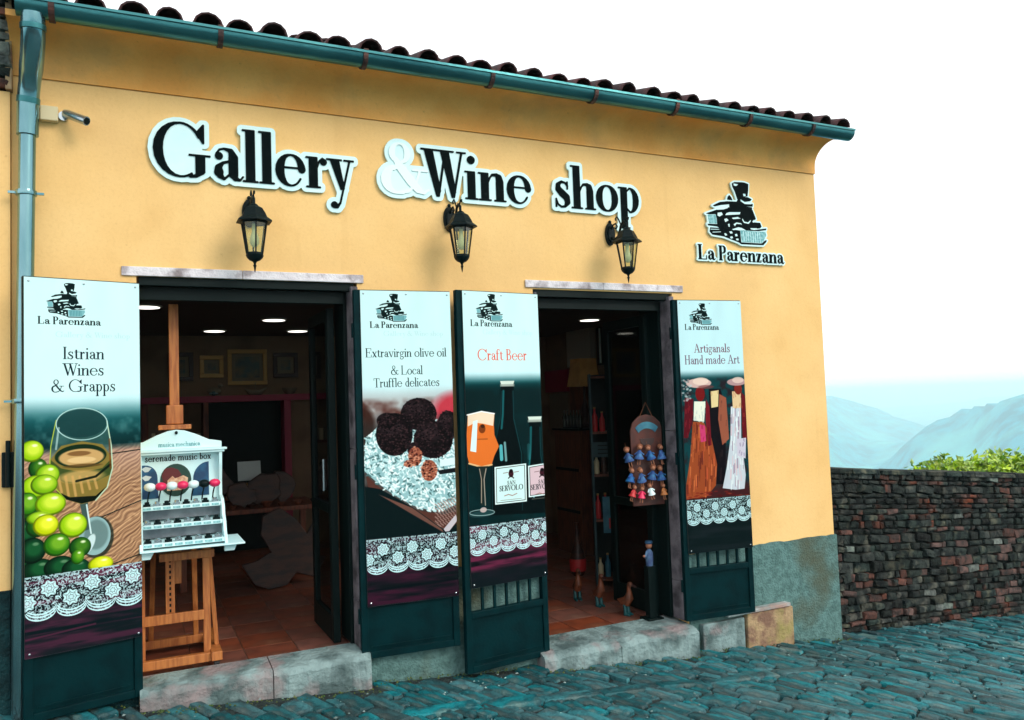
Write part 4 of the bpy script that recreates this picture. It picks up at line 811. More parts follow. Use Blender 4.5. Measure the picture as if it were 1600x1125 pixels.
# ---- roof: deck, barrel tiles
RS = math.radians(19); rc, rs_ = math.cos(RS), math.sin(RS); RY, RZ = -.25, 3.700
up = lambda x, v, h: (x, RY+v*rc-h*rs_, RZ+v*rs_+h*rc)
dk = MB(); dk.add([up(-.6, .06, -.03), up(FX+.1, .06, -.03), up(FX+.1, 8, -.03), up(-.6, 8, -.03), up(-.6, .06, 0), up(FX+.1, .06, 0), up(FX+.1, 8, 0), up(-.6, 8, 0)], [(0,3,2,1),(4,5,6,7),(0,1,5,4),(1,2,6,5),(2,3,7,6),(3,0,4,7)])
roof = dk.build('roof', 'wood_dark', shop)
def barrel(r0, r1, L, th, flip):
    mb = MB(); n = 7; sg = -1 if flip else 1
    for (v, rad) in ((0, r0), (L, r1)):
        for rr in (rad, rad-th):
            for k in range(n): a = math.radians(8+164*k/(n-1)); mb.v.append((rr*math.cos(a), v, sg*rr*math.sin(a)*.92))
    q = lambda e, s, k: (e*2+s)*n+k
    for k in range(n-1): mb.f += [(q(0,0,k), q(0,0,k+1), q(1,0,k+1), q(1,0,k)), (q(0,1,k), q(1,1,k), q(1,1,k+1), q(0,1,k+1)), (q(0,0,k), q(0,1,k), q(0,1,k+1), q(0,0,k+1)), (q(1,0,k), q(1,0,k+1), q(1,1,k+1), q(1,1,k))]
    for k in (0, n-1): mb.f.append((q(0,0,k), q(1,0,k), q(1,1,k), q(0,1,k)))
    return mb
pc = barrel(.077, .064, .44, .010, False).build('roof_tile', 'tile', roof, smooth=True); pp = barrel(.07, .084, .44, .014, True).build('roof_tile', 'tile', roof, smooth=True)
mc, mp_ = pc.data, pp.data; bpy.data.objects.remove(pc); bpy.data.objects.remove(pp); rr = random.Random(3); field = MB()
for row in range(18):
    for c in range(32):
        for kind in (0, 1):
            x = -.53+c*.185+(.0925 if kind else 0)
            if x > FX+.06: continue
            v = -.02+row*.355+rr.uniform(-.02, .02)-(.04 if kind == 0 else 0); h = (.045 if kind == 0 else .072)+(.012 if kind == 0 else 0); jx = rr.uniform(-.012, .012); rz = rr.uniform(-.03, .03)
            if row < 4:
                o = bpy.data.objects.new('roof_tile', mc if kind == 0 else mp_); C.objects.link(o); o.parent = roof; o.location = up(x+jx, v, h-.0); o.rotation_euler = (RS-math.radians(1.6), 0, rz); o.scale = (rr.uniform(.88, 1.06), 1, rr.uniform(.8, 1.15))
            else:
                me = mc if kind == 0 else mp_; base = up(x+jx, v, h)
                field.add([(base[0]+p.co.x, base[1]+p.co.y*rc-p.co.z*rs_, base[2]+p.co.y*rs_+p.co.z*rc) for p in me.vertices], [tuple(p.vertices) for p in me.polygons])
tag(field.build('roof_tiles', 'tile', roof), kind='stuff')
# ---- gutter with straps, downpipe
GY, GZ, GR = -.315, 3.70, .062
gp = [(GY+GR*math.cos(math.radians(a)), GZ+GR*math.sin(math.radians(a))) for a in range(180, 361, 15)]; gi = [(GY+(GR-.004)*math.cos(math.radians(a)), GZ+(GR-.004)*math.sin(math.radians(a))) for a in range(360, 179, -15)]
bead = [(GY-GR-.012, GZ+.0), (GY-GR-.012, GZ+.014), (GY-GR+.002, GZ+.014)]
gut = sweep('rain_gutter', gp+gi+bead[::-1], -.50, FX+.075, 'zinc', shop)
ec = MB(); ec.prism(gp, lambda u, v, t: (t, u, v), FX+.075, FX+.079); ec.prism(gp, lambda u, v, t: (t, u, v), -.504, -.50); ec.build('end_cap', 'zinc', gut)
for x in (-.345, .465, 1.275, 2.10, 2.87, 3.545, 4.225, 4.86):
    s = MB(); pr = [(GY+(GR+.004)*math.cos(math.radians(a)), GZ+(GR+.004)*math.sin(math.radians(a))) for a in range(165, 376, 15)]; po = [(GY+(GR+.010)*math.cos(math.radians(a)), GZ+(GR+.010)*math.sin(math.radians(a))) for a in range(375, 164, -15)]
    s.prism(pr+po, lambda u, v, t: (t, u, v), x-.014, x+.014); s.box((x-.014, GY-GR-.014, GZ+.014), (x+.014, GY+GR+.03, GZ+.022)); s.build('gutter_strap', 'rust', gut)
dp = MB().tube([(-.43, GY, 3.655), (-.43, GY+.005, 3.60), (-.432, GY+.03, 3.54), (-.44, GY+.08, 3.485), (-.452, -.17, 3.43), (-.462, -.125, 3.385), (-.47, -.10, 3.33), (-.475, -.085, 3.25), (-.478, -.08, 3.1)], [.056]*5+[.052]*4, 20).build('downpipe', 'zinc2', shop, smooth=True)
MB().tube([(-.478, -.08, 3.16), (-.49, -.08, 2.3), (-.51, -.08, 1.0), (-.52, -.08, -.1)], .040, 20).build('pipe_run', 'zinc2', dp, smooth=True)
MB().tube([(-.43, GY, 3.60), (-.43, GY+.004, 3.575)], .06, 20).build('pipe_collar', 'zinc', dp, smooth=True); MB().tube([(-.472, -.092, 3.30), (-.475, -.086, 3.27)], .0555, 20).build('pipe_collar', 'zinc', dp, smooth=True)
for z, x in ((2.79, -.485), (1.70, -.503)):
    b = MB(); b.lathe([(.05, -.012), (.052, 0), (.05, .012)], (x, -.08, z), 20); b.box((x-.082, -.088, z-.006), (x+.082, -.072, z+.006)); b.box((x-.006, -.04, z-.006), (x+.006, 0, z+.006)); b.build('pipe_bracket', 'zinc2', dp, smooth=True)
MB().box((-.60, -.05, 1.26), (-.545, -.001, 1.44)).tube([(-.57, -.06, 1.50), (-.57, -.06, 1.26)], .012, 8).build('shutter_catch', 'black', shop, bevel=.006)
# ---- door leaves
def leaf(A, B, z0, z1, gap, label, bars, handle=None, hinge='l'):
    A = Vector(A); B = Vector(B); W_ = (B-A).length; ang = math.atan2(B.y-A.y, B.x-A.x); root = thing('door_leaf', (A.x, A.y, z0), rz=ang); root.parent = shop; root['label'] = label; H = z1-z0; tw = .042
    f = MB(); f.box((0, 0, 0), (tw, .04, H)); f.box((W_-tw, 0, 0), (W_, .04, H)); f.box((tw, 0, 0), (W_-tw, .04, tw)); f.box((tw, 0, H-tw), (W_-tw, .04, H)); f.box((tw, 0, .335), (W_-tw, .04, .335+tw)); f.build('frame', 'door', root, bevel=.003)
    bxo('lower_panel', (tw+.001, .012, tw+.001), (W_-tw-.001, .03, .334), 'door', root); g = MB()
    g.box((tw+.02, .004, tw+.022), (W_-tw-.02, .0115, tw+.03)).build('weld_strip', 'door', root)
    n = bars
    for k in range(1, n+1): x = tw+(W_-2*tw)*k/(n+1); bxo('bar', (x-.008, .012, .335+tw), (x+.008, .028, H-tw), 'door', root)
    x = 0 if hinge == 'l' else W_
    for z in (.25, H*.5, H-.25): MB().tube([(x, .045, z-.045), (x, .045, z+.045)], .011, 8).build('hinge', 'door', root)
    return root, W_, H
def poster_board(par_loc, ang, x0, x1, zb, zt, mat, label, group='advertising panels on the open door leaves'):
    """the printed board screwed onto a leaf, a thing of its own"""
    root = thing('advertising_panel', par_loc, label, 'sign', group, rz=ang); W_, H = x1-x0, zt-zb
    b = MB(); b.box((x0, -.010, zb), (x1, -.001, zt)); b.build('backing_board', 'board_back', root)
    v = [(x0, -.0118, zb), (x1, -.0118, zb), (x1, -.0118, zt), (x0, -.0118, zt)]; me = bpy.data.meshes.new('printed_sheet'); me.from_pydata(v, [], [(0, 1, 2, 3)]); uv = me.uv_layers.new(name='print')
    for i, c in enumerate(((0, 0), (1, 0), (1, 1), (0, 1))): uv.data[i].uv = c
    me.materials.append(mat); o = bpy.data.objects.new('printed_sheet', me); C.objects.link(o); o.parent = root
    for (px, pz) in ((x0+.02, zt-.02), ((x0+x1)/2, zt-.02), (x1-.02, zt-.02), (x0+.02, zb+.02), (x1-.02, zb+.02)): MB().lathe([(.006, 0), (.005, .003), (.002, .0045)], (0, 0, 0), 8).build('screw', 'chrome', root).matrix_world = Matrix.Translation((px, -.0119, pz)) @ Matrix.Rotation(PI/2, 4, 'X')
    return root
for (A, B, z0, z1, zb, xa, xb, bars, hinge, mat, ll, lp) in (
    ((-.49, -.20), (.048, -.06), .10, 2.335, .42, .0, .0, 5, 'r', print_mat('wine print', poster_wine()), 'steel leaf behind the wine and grapes panel', 'tall panel printed with a wine glass and green grapes, reading Istrian Wines & Grapps'),
    ((1.243, -.07), (1.862, -.11), .09, 2.334, .402, .035, .0, 5, 'l', print_mat('truffle print', poster_truffle()), 'steel leaf behind the truffle panel', 'tall printed panel of black truffles on rice reading Extravirgin olive oil'),
    ((1.893, -.14), (2.520, -.06), -.09, 2.342, .438, .035, .0, 5, 'r', print_mat('beer print', poster_beer()), 'steel leaf behind the craft beer panel', 'tall printed panel with an orange beer glass and dark bottles reading Craft Beer'),
    ((3.658, -.06), (4.252, -.12), -.04, 2.33, .448, .03, .0, 5, 'l', print_mat('art print', poster_art()), 'steel leaf behind the hand made art panel', 'narrow looking printed panel of painted women in hats reading Artiganals Hand made Art')):
    L_, W_, H = leaf(A, B, z0, z1, 0, ll, bars, hinge=hinge); poster_board((A[0], A[1], 0), math.atan2(B[1]-A[1], B[0]-A[0]), xa+.004, W_-xb-.004, zb, z1-.006, mat, lp)

# ---------------------------------------------------------------- fascia lettering
def sign_word(word, x0, x1, base, cap, label, w=.165, t=.036, off=.027, letter_mat='ink', name='shop_sign', lead=None):
    root = thing(name, (x0, 0, base), label, 'sign', 'cut out fascia lettering'); run, W_ = layout(word, w, t); lx = min(p[0] for c, P in run for k, pts in P for p in pts); sx = (x1-x0)/(W_-lx-.03); allp = []
    if lead: allp += [(k, [(p[0]+lead[1], p[1]+lead[2])+tuple(p[2:]) for p in pts]) for k, pts in scaled(gly(lead[0], w, t)[0], lead[3], lead[4])]
    for ch, P in run:
        P = [(k, [(p[0]-lx,)+tuple(p[1:]) for p in pts]) for k, pts in P]
        P = scaled(P, sx, cap); allp += P; xs = [p[0] for k, pts in P for p in pts]; ys = [p[1] for k, pts in P for p in pts]; st = cap/75
        X, Y = grid(min(xs)-.035, max(xs)+.035, min(ys)-.035, max(ys)+.035, st); L = [simplify(l, .00035) for l in contours(sdf(P, X, Y), X[0, 0], Y[0, 0], st)]
        o = plate('letter', L, (0, -.0202, 0), (1, 0, 0), (0, 0, 1), .006, letter_mat, root)
    if lead:
        P = allp[:len(gly(lead[0], w, t)[0])]; xs = [p[0] for k, pts in P for p in pts]; st = cap/75; X, Y = grid(min(xs)-.04, max(xs)+.04, -.05, cap*1.2, st)
        plate('letter', [simplify(l, .0005) for l in contours(sdf(P, X, Y), X[0, 0], Y[0, 0], st)], (0, -.0202, 0), (1, 0, 0), (0, 0, 1), .006, 'ampwhite', root)
    xs = [p[0] for k, pts in allp for p in pts]; ys = [p[1] for k, pts in allp for p in pts]; st = cap/55; X, Y = grid(min(xs)-.08, max(xs)+.08, min(ys)-.08, max(ys)+.08, st)
    area = lambda l: sum(a[0]*b[1]-a[1]*b[0] for a, b in zip(l, l[1:]+l[:1]))/2
    fill = [('P', [(.125+.085*math.cos(a), cap*.5+cap*.42*math.sin(a)) for a in np.linspace(0, 2*PI, 20)[:-1]])] if word[0] == 'G' else []
    L = contours(sdf(allp+fill, X, Y)-off, X[0, 0], Y[0, 0], st); big = max(L, key=lambda l: abs(area(l))); L = [l for l in L if area(l)*area(big) > 0 and abs(area(l)) > .0006]
    plate('backing_plate', [simplify(l, .0005) for l in L], (0, -.006, 0), (1, 0, 0), (0, 0, 1), .014, 'white', root)
sign_word('Gallery', .152, 1.266, 2.962, .318, 'black cut out word Gallery on a white outline board over the left doorway')
sign_word('Wine', 1.722, 2.515, 2.972, .316, 'black cut out word Wine with a white ampersand before it, middle of the wall', lead=('&', -.262, .005, .40, .325))
sign_word('shop', 2.716, 3.417, 2.970, .312, 'black cut out word shop on a white outline board, right end of the lettering')
def logo_sign():
    root = thing('emblem_sign', (3.95, 0, 2.66), 'steam locomotive emblem with the words La Parenzana at the right end of the wall', 'sign'); ox, oz, kx, kz = .10, .135, .60, .505; run, W_ = layout('La Parenzana', .17, .055)
    mapL = lambda prims, dx=0, dz=0: [(k, [(p[0]*kx+ox, p[1]*kz+oz) for p in pts]) for k, pts in prims]
    dkp = mapL(LOCO_DARK); lt = mapL(LOCO_LIGHT); md = mapL(LOCO_MID); br = mapL(LOCO_BARS); sx = .872/W_; tx = []
    for ch, P in run:
        if P: tx.append(scaled(P, sx, .118))
    tx = [[(k, [(p[0], p[1]-.004)+tuple(p[2:]) for p in pts]) for k, pts in P] for P in tx]
    X, Y = grid(-.05, .95, -.06, .70, .0045); L = contours(np.minimum(sdf(dkp+md, X, Y), sdf([q for P in tx for q in P], X, Y))-.013, X[0, 0], Y[0, 0], .0045); ar = lambda l: sum(a[0]*b[1]-a[1]*b[0] for a, b in zip(l, l[1:]+l[:1])); bg_ = max(L, key=lambda l: abs(ar(l))); L = [l for l in L if ar(l)*ar(bg_) > 0]; plate('backing_plate', [simplify(l, .0006) for l in L if len(l) > 14], (0, -.006, 0), (1, 0, 0), (0, 0, 1), .014, 'white', root)
    X, Y = grid(.08, .75, .12, .70, .003); d = np.maximum(np.maximum(sdf(dkp, X, Y), -sdf(lt, X, Y)), .002-sdf(md, X, Y)); plate('locomotive', [simplify(l, .0004) for l in contours(d, X[0, 0], Y[0, 0], .003) if len(l) > 8], (0, -.0202, 0), (1, 0, 0), (0, 0, 1), .002, 'ink', root)
    
    for nm, mm in (('cowcatcher', md[:1]), ('cab_side', md[1:])): d = np.maximum(sdf(mm, X, Y), -sdf(br, X, Y)+.001); plate(nm, [simplify(l, .0004) for l in contours(d, X[0, 0], Y[0, 0], .003) if len(l) > 8], (0, -.0202, 0), (1, 0, 0), (0, 0, 1), .002, 'midteal', root)
    for P in tx:
        xs = [p[0] for k, pts in P for p in pts]; X, Y = grid(min(xs)-.01, max(xs)+.01, -.02, .14, .002); plate('letter', [simplify(l, .0003) for l in contours(sdf(P, X, Y), X[0, 0], Y[0, 0], .002)], (0, -.0202, 0), (1, 0, 0), (0, 0, 1), .003, 'ink', root)
logo_sign()

# ---------------------------------------------------------------- wall lanterns
def lantern():
    root = thing('wall_lantern'); bk = MB(); bk.prism([(.042*math.cos(a), .125+.085*math.sin(a)) for a in np.linspace(0, 2*PI, 20)[:-1]], lambda u, v, t: (u, t, v), -.018, 0); bk.prism([(.028*math.cos(a), .125+.066*math.sin(a)) for a in np.linspace(0, 2*PI, 20)[:-1]], lambda u, v, t: (u, t, v), -.03, -.018); bk.ball((0, -.012, .215), .013); bk.build('back_plate', 'black', root, smooth=True, bevel=.004)
    arm = MB(); arm.tube([(0, -.02, .10), (0, -.06, .075), (0, -.105, .09), (0, -.13, .13), (0, -.145, .165), (0, -.175, .185), (0, -.205, .165), (0, -.205, .12)], .009, 8)
    arm.tube([(0, -.02, .15), (0, -.05, .185), (0, -.08, .19), (0, -.10, .165), (0, -.085, .15), (0, -.07, .16)], .006, 8); arm.tube([(0, -.145, .165), (0, -.12, .21), (0, -.10, .235), (0, -.08, .225), (0, -.085, .21)], .005, 8); arm.tube([(0, -.19, .175), (0, -.215, .205), (0, -.235, .20), (0, -.23, .185)], .005, 8); arm.build('scroll_arm', 'black', root, smooth=True)
    c = (0, -.205, 0); MB().lathe([(.012, .135), (.02, .13), (.028, .12), (.05, .108), (.068, .078), (.078, .055), (.106, .034), (.107, .026), (.08, .028)][::-1], c, 6, ph=PI/6).build('roof_cap', 'black', root, bevel=.002)
    cg = MB(); R0, R1, z0, z1 = .046, .074, -.155, .026
    for k in range(6):
        a = PI/6+k*PI/3; cg.beam((R1*math.cos(a), -.205+R1*math.sin(a), z1), (R0*math.cos(a), -.205+R0*math.sin(a), z0), .008, .008, up=(math.cos(a), math.sin(a), 0))
    cg.lathe([(.078, .018), (.08, .026), (.074, .03)], c, 6, ph=PI/6); cg.lathe([(.05, -.165), (.051, -.155), (.046, -.148)], c, 6, ph=PI/6); cg.build('cage', 'black', root)
    for k in range(6):
        a, b = PI/6+k*PI/3, PI/6+(k+1)*PI/3; q = lambda R, t, z: (R*.95*math.cos(t), -.205+R*.95*math.sin(t), z); MB().add([q(R0, a, z0), q(R0, b, z0), q(R1, b, z1), q(R1, a, z1)], [(0, 1, 2, 3)]).build('pane', 'lampglass', root)
    MB().lathe([(.05, -.164), (.044, -.178), (.03, -.192), (.012, -.20), (.008, -.208), (.006, -.215), (.010, -.222), (.007, -.23), (.004, -.25), (.001, -.262)][::-1], c, 12).build('finial', 'black', root, smooth=True)
    MB().lathe([(.012, .02), (.014, -.03), (.027, -.07), (.026, -.095), (.012, -.115)][::-1], c, 12).build('bulb', 'bulb', root, smooth=True); return root
ln = lantern(); lab = ('black hexagonal wall lantern under the word Gallery, first from the left', 'black hexagonal wall lantern under the word Wine, between the two doorways', 'black hexagonal wall lantern under the last letters of the word shop')
for k, (x, z) in enumerate(((.645, 2.655), (1.915, 2.705), (3.165, 2.678))):
    o = ln if k == 0 else copy_tree(ln); o.location = (x, -.018 if k == 0 else -.001, z); o.location.y = -.001; tag(o, lab[k], 'lantern', 'lanterns along the shop front'); o.rotation_euler.z = (0, .0, .06)[k]
jb = MB().box((-.425, -.045, 3.205), (-.34, -.001, 3.285)).build('junction_box', 'beige', bevel=.005); tag(jb, 'small square beige junction box on the wall beside the downpipe', 'junction box')
MB().tube([(-.425, -.02, 3.27), (-.45, -.02, 3.285), (-.49, -.02, 3.30)], .004, 6).build('cable', 'black', jb)
cm = thing('security_camera', (-.315, 0, 3.245), 'small silver bullet security camera beside the junction box', 'camera')
MB().prism([(.026*math.cos(a), .026*math.sin(a)) for a in np.linspace(0, 2*PI, 17)[:-1]], lambda u, v, t: (u, t, v), -.02, -.001).build('base', 'chrome', cm, smooth=True); MB().tube([(0, -.02, 0), (.01, -.04, 0), (.03, -.05, -.005)], .010, 8).build('bracket', 'chrome', cm, smooth=True)
MB().tube([(.005, -.045, .01), (.02, -.055, .0), (.10, -.12, -.045), (.115, -.132, -.053)], [.018, .024, .024, .025], 14).build('housing', 'chrome', cm, smooth=True); MB().tube([(.1155, -.1325, -.0532), (.117, -.134, -.054)], .019, 14).build('lens', 'black', cm, smooth=True)

# ---------------------------------------------------------------- neighbouring house at the left edge
nb = thing('neighbour_house', (-.56, 0, 0), 'corner of the neighbouring house, rough stone above plaster, at the left edge', 'house')
bxo('plaster_wall', (-3, -.03, .735), (-.003, .6, 3.34), 'stucco', nb); bxo('dark_base', (-3, -.045, -.4), (-.003, .6, .734), 'plinth_dark', nb); bxo('stone_core', (-3, -.0, 3.342), (-.04, .6, 5.2), 'mortar', nb)
r = random.Random(21); z = 3.345; fld = MB()
while z < 5.2:
    h = r.uniform(.05, .11); x = .03-r.uniform(0, .03)
    while x > -2.9:
        L = r.uniform(.09, .22); vs, fs = stone_verts(L-.01, h-.008, 0, r, .008, .02); a = r.uniform(0, .03); vv = [(x-L/2+p[0], -.06-a-p[2], z+h/2+p[1]) for p in vs]
        if x > -.5 and z < 4.1: MB().add(vv, fs).build('stone', 'wallpale' if r.random() < .55 else ('wallbrick' if r.random() < .4 else 'wallstone'), nb, smooth=True)
        else: fld.add(vv, fs)
        x -= L
    z += h
tag(fld.build('rubble_stones', 'wallstuff', nb, smooth=True), kind='stuff')
bxo('quoin_mortar', (-.02, -.06, 3.345), (.008, .3, 5.2), 'block', nb)

# ---------------------------------------------------------------- inside the shop
room = thing('shop_room'); tag(room, kind='structure')
YB, ZC = 4.25, 2.44
bxo('floor_slab', (-2.6, .131, -.5), (2.0, 7.39, .118), 'grout', room); bxo('floor_slab', (2.0, .221, -.6), (FX-T-.003, 7.39, -.072), 'grout', room); bxo('floor_riser', (1.98, .36, -.07), (2.0+.004, YB, .119), 'terra', room)
tl = MB().box((-.148, -.148, -.01), (.148, .148, .009)).build('floor_tile', 'terra', room); tme = tl.data; bpy.data.objects.remove(tl); tr = random.Random(4)
for (xa, xb, ya, yb, zf) in ((-1.2, 1.97, .135, YB, .118), (2.01, FX-T, .225, YB, -.072)):
    x = xa
    while x < xb-.02:
        y = ya
        while y < yb:
            w = min(.3, xb-x)
            o = bpy.data.objects.new('floor_tile', tme); C.objects.link(o); o.parent = room; o.location = (x+w/2, y+.15, zf); o.scale = (w/.3, 1, 1+tr.uniform(-.1, .1)); y += .304
        x += .304
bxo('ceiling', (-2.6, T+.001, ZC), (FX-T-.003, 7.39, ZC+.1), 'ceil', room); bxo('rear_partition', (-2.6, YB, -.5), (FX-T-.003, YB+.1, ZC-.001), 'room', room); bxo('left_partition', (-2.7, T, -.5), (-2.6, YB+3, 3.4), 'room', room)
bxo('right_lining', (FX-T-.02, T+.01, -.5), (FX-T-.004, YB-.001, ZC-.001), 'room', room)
LP = [(.112, 1.775), (-.25, 2.6), (1.183, 2.563), (.768, 3.63), (1.582, 3.576), (-1.4, 1.9), (2.9, 2.4), (3.9, 3.5), (4.3, 2.2)]
for k, (x, y) in enumerate(LP):
    t = thing('ceiling_light', (x, y, ZC), None, 'ceiling light', 'round lights in the shop ceiling'); t['label'] = ['round white ceiling light nearest the wine panel in the left doorway', 'round white ceiling light half hidden by the wine panel', 'round white ceiling light seen right of the easel mast, nearest of three', 'round white ceiling light just right of the easel mast', 'round white ceiling light at the right of the left doorway', 'round ceiling light deep in the shop, out of direct view', 'round ceiling light over the right hand room', 'round ceiling light over the far corner of the right hand room', 'round ceiling light over the side shelves of the right hand room'][k]
    MB().lathe([(.10, -.012), (.115, -.008), (.118, -.001)], (0, 0, 0), 24).build('rim', 'column', t, smooth=True); MB().lathe([(.098, -.0145), (.099, -.0125)], (0, 0, 0), 24).build('diffuser', 'led', t)
def picture(x0, x1, z0, z1, y, frm, label, fw=.045, axis='x'):
    t = thing('framed_picture', (x0, y, z0), label, 'picture', 'framed pictures in the shop'); W_, H = x1-x0, z1-z0
    f = MB(); f.box((0, -.03, 0), (W_, 0, fw)); f.box((0, -.03, H-fw), (W_, 0, H)); f.box((0, -.03, fw), (fw, 0, H-fw)); f.box((W_-fw, -.03, fw), (W_, 0, H-fw)); f.build('frame', frm, t, bevel=.005)
    bxo('mount', (fw, -.012, fw), (W_-fw, -.002, H-fw), 'mat_card', t); bxo('canvas', (fw*1.8, -.016, fw*1.8), (W_-fw*1.8, -.0125, H-fw*1.8), 'paint1', t)
    if axis == 'y': t.rotation_euler.z = -PI/2
    return t
S_ = .70
for (a, b, z0, z1, fr, lb) in ((.36, .607, 1.955, 2.26, 'frame_dark', 'dark framed picture partly behind the easel mast'), (.668, .91, 1.985, 2.225, 'gold', 'small gold framed picture right of the easel mast'), (.95, 1.365, 1.90, 2.29, 'gold', 'large gold framed landscape, widest of the row'), (1.43, 1.70, 1.975, 2.25, 'frame_dark', 'dark framed picture at the right end of the row')):
    picture(a, b, z0, z1, YB-.001, fr, lb)
sh = thing('crimson_shelf', (.1, YB, .12), 'crimson framed wall shelf along the back wall of the left room', 'shelf')
bxo('shelf_board', (0, -.26, 1.60), (1.85, -.002, 1.665), 'crimson', sh); bxo('upright', (1.40, -.26, .01), (1.47, -.01, 1.598), 'crimson', sh); bxo('upright', (.0, -.26, .01), (.06, -.01, 1.598), 'wood_dark', sh); bxo('upright', (.58, -.26, .01), (.63, -.01, 1.598), 'wood_dark', sh)
bxo('back_panel', (.64, -.05, .01), (1.395, -.01, 1.598), 'dark', sh); bxo('shelf_board', (.06, -.24, 1.12), (.58, -.01, 1.15), 'wood_dark', sh); bxo('shelf_board', (.06, -.24, .7), (.58, -.01, .73), 'wood_dark', sh)
for k in range(9):
    b = MB().box((0, 0, 0), (.035, .06, .13+.02*(k % 3 == 0))).build('jar' if k > 4 else 'small_box', 'mat_card' if k % 2 else 'beige', bevel=.004); b.location = (.19+k*.05+(.03 if k > 4 else 0), YB-.2, 1.27); tag(b, f'{("first","second","third","fourth","fifth","first","second","third","fourth")[k]} small pale {"packet" if k <= 4 else "jar"} from the left in the row on the back shelf', 'packet' if k <= 4 else 'jar', 'small goods on the back shelf')
for k, (x, y) in enumerate(((.80, YB-.14), (1.22, YB-.14), (1.58, YB-.14))):
    t = thing('carved_ornament', (x, y, 1.785), ('carved wooden bird ornament on the crimson shelf under the small gold picture', 'carved wooden boat ornament on the crimson shelf under the large picture', 'carved wooden bowl ornament on the crimson shelf under the right picture')[k], 'ornament')
    if k == 0: MB().ball((0, 0, .05), .05, sq=(1.4, .7, .9)).ball((.06, 0, .11), .025).tube([(.08, 0, .11), (.11, 0, .105)], [.008, .003], 6).build('body', 'mat_card', t, smooth=True)
    elif k == 1: MB().tube([(-.11, 0, .07), (-.06, 0, .03), (.05, 0, .03), (.12, 0, .08)], [.008, .03, .03, .006], 8).tube([(0, 0, .04), (.0, 0, .14)], .004, 6).build('body', 'mat_card', t, smooth=True)
    else: MB().lathe([(.03, 0), (.06, .02), (.085, .07), (.075, .07), (.05, .03), (.01, .02)], (0, 0, 0), 14).build('body', 'mat_card', t, smooth=True)
def slab(name, outline, y, th, label, cat, mat='olive', tilt=0, loc=(0, 0, 0), group='olive wood slabs'):
    mb = MB(); cx = sum(p[0] for p in outline)/len(outline); mb.prism([(u, v) for u, v in outline], lambda u, v, t: (u, t+v*tilt, v), 0, th); o = mb.build(name, mat, bevel=.008); o.location = loc; tag(o, label, cat, group); return o
slab('olive_wood_slab', [(-.02, .22), (.08, .05), (.20, .0), (.34, .02), (.42, .11), (.60, .05), (.66, .16), (.70, .42), (.62, .58), (.52, .42), (.44, .55), (.30, .66), (.16, .60), (.14, .45), (.22, .30), (.10, .24)], 2, .04, 'wide irregular olive wood slab leaning on the floor of the left room', 'wood slab', tilt=.12, loc=(.83, 2.05, .128))
tb = thing('display_table', (.58, 2.35, .128), 'dark display table carrying olive wood pieces in the left room', 'table')
bxo('table_top', (-.25, 0, .60), (.95, .7, .64), 'wood_dark', tb, .006)
for (x, y) in ((-.22, .03), (.88, .03), (-.22, .63), (.88, .63)): bxo('leg', (x, y, 0), (x+.05, y+.05, .599), 'wood_dark', tb)
for k, (x, y, w, h) in enumerate(((.60, 2.48, .40, .44), (.86, 2.42, .30, .22), (1.08, 2.52, .32, .30), (.42, 2.7, .3, .3), (1.25, 2.6, .22, .32))):
    ot = []; r = random.Random(70+k)
    for i in range(14): a = 2*PI*i/14; q = r.uniform(.72, 1.08); ot.append((w/2*math.cos(a)*q, max(0.0, h/2+h/2*math.sin(a)*q)))
    slab('olive_wood_piece', ot, 0, .05, ('tall rounded olive wood piece on the table behind the music box', 'low olive wood bowl blank in front of the white sheet', 'olive wood piece right of the white sheet', 'olive wood piece half hidden by the music box', 'pointed olive wood piece at the right end of the table')[k], 'wood piece', loc=(x, y, .769), tilt=.15)
p = slab('paper_sheet', [(0, 0), (.20, 0), (.20, .17), (0, .17)], 0, .004, 'plain white sheet standing among the olive wood', 'sheet', 'paper', .2, (.86, 2.66, .99), group='notices in the shop')
rb = random.Random(8); ords = ('first', 'second', 'third', 'fourth', 'fifth', 'sixth', 'seventh', 'eighth', 'ninth')
for k in range(9):
    w = rb.uniform(.035, .06); t = thing('wooden_bowl', (.40+k*.135+rb.uniform(-.02, .02), 2.40+(.03 if k % 2 else 0), .769), f'small turned wooden bowl on the front edge of the display table, {ords[k]} from the left', 'bowl', 'bowls on the display table')
    MB().lathe([(w*.4, 0), (w*.5, .006), (w, w*.8), (w*.9, w*.82), (w*.4, .014)], (0, 0, 0), 12).build('bowl_body', rb.choice(['olive', 'wood_dark', 'duck']), t, smooth=True)
for k in range(7):
    t = thing('wine_bottle', (.16+k*.062, YB-.13, .731), f'dark wine bottle on the lower shelf left of the easel, {ords[k]} from the left', 'bottle', 'wine bottles on the back shelf')
    MB().lathe([(.028, 0), (.03, .01), (.03, .17), (.012, .22), (.012, .29)][::-1], (0, 0, 0), 12).build('body', 'bottle', t, smooth=True); MB().lathe([(.0305, .05), (.0305, .12)][::-1], (0, 0, 0), 12).build('label_band', 'mat_card', t)
for k in range(6):
    t = thing('display_jar', (.72+k*.105, YB-.16, .60+.0*k), f'glass topped jar before the dark panel of the crimson shelf, {ords[k]} from the left', 'jar', 'jars before the dark panel'); t.location.z = 1.6655 if k > 9 else .7315
    t.location.x = .68+k*.11; MB().lathe([(.035, 0), (.038, .01), (.038, .09), (.03, .10)][::-1], (0, 0, 0), 12).build('body', rb.choice(['beige', 'olive', 'bottle']), t, smooth=True); MB().lathe([(.034, .101), (.034, .118)][::-1], (0, 0, 0), 12).build('lid', 'gold', t)
bxo('shelf_board', (.641, -.26, .565), (1.395, -.052, .611), 'wood_dark', sh)
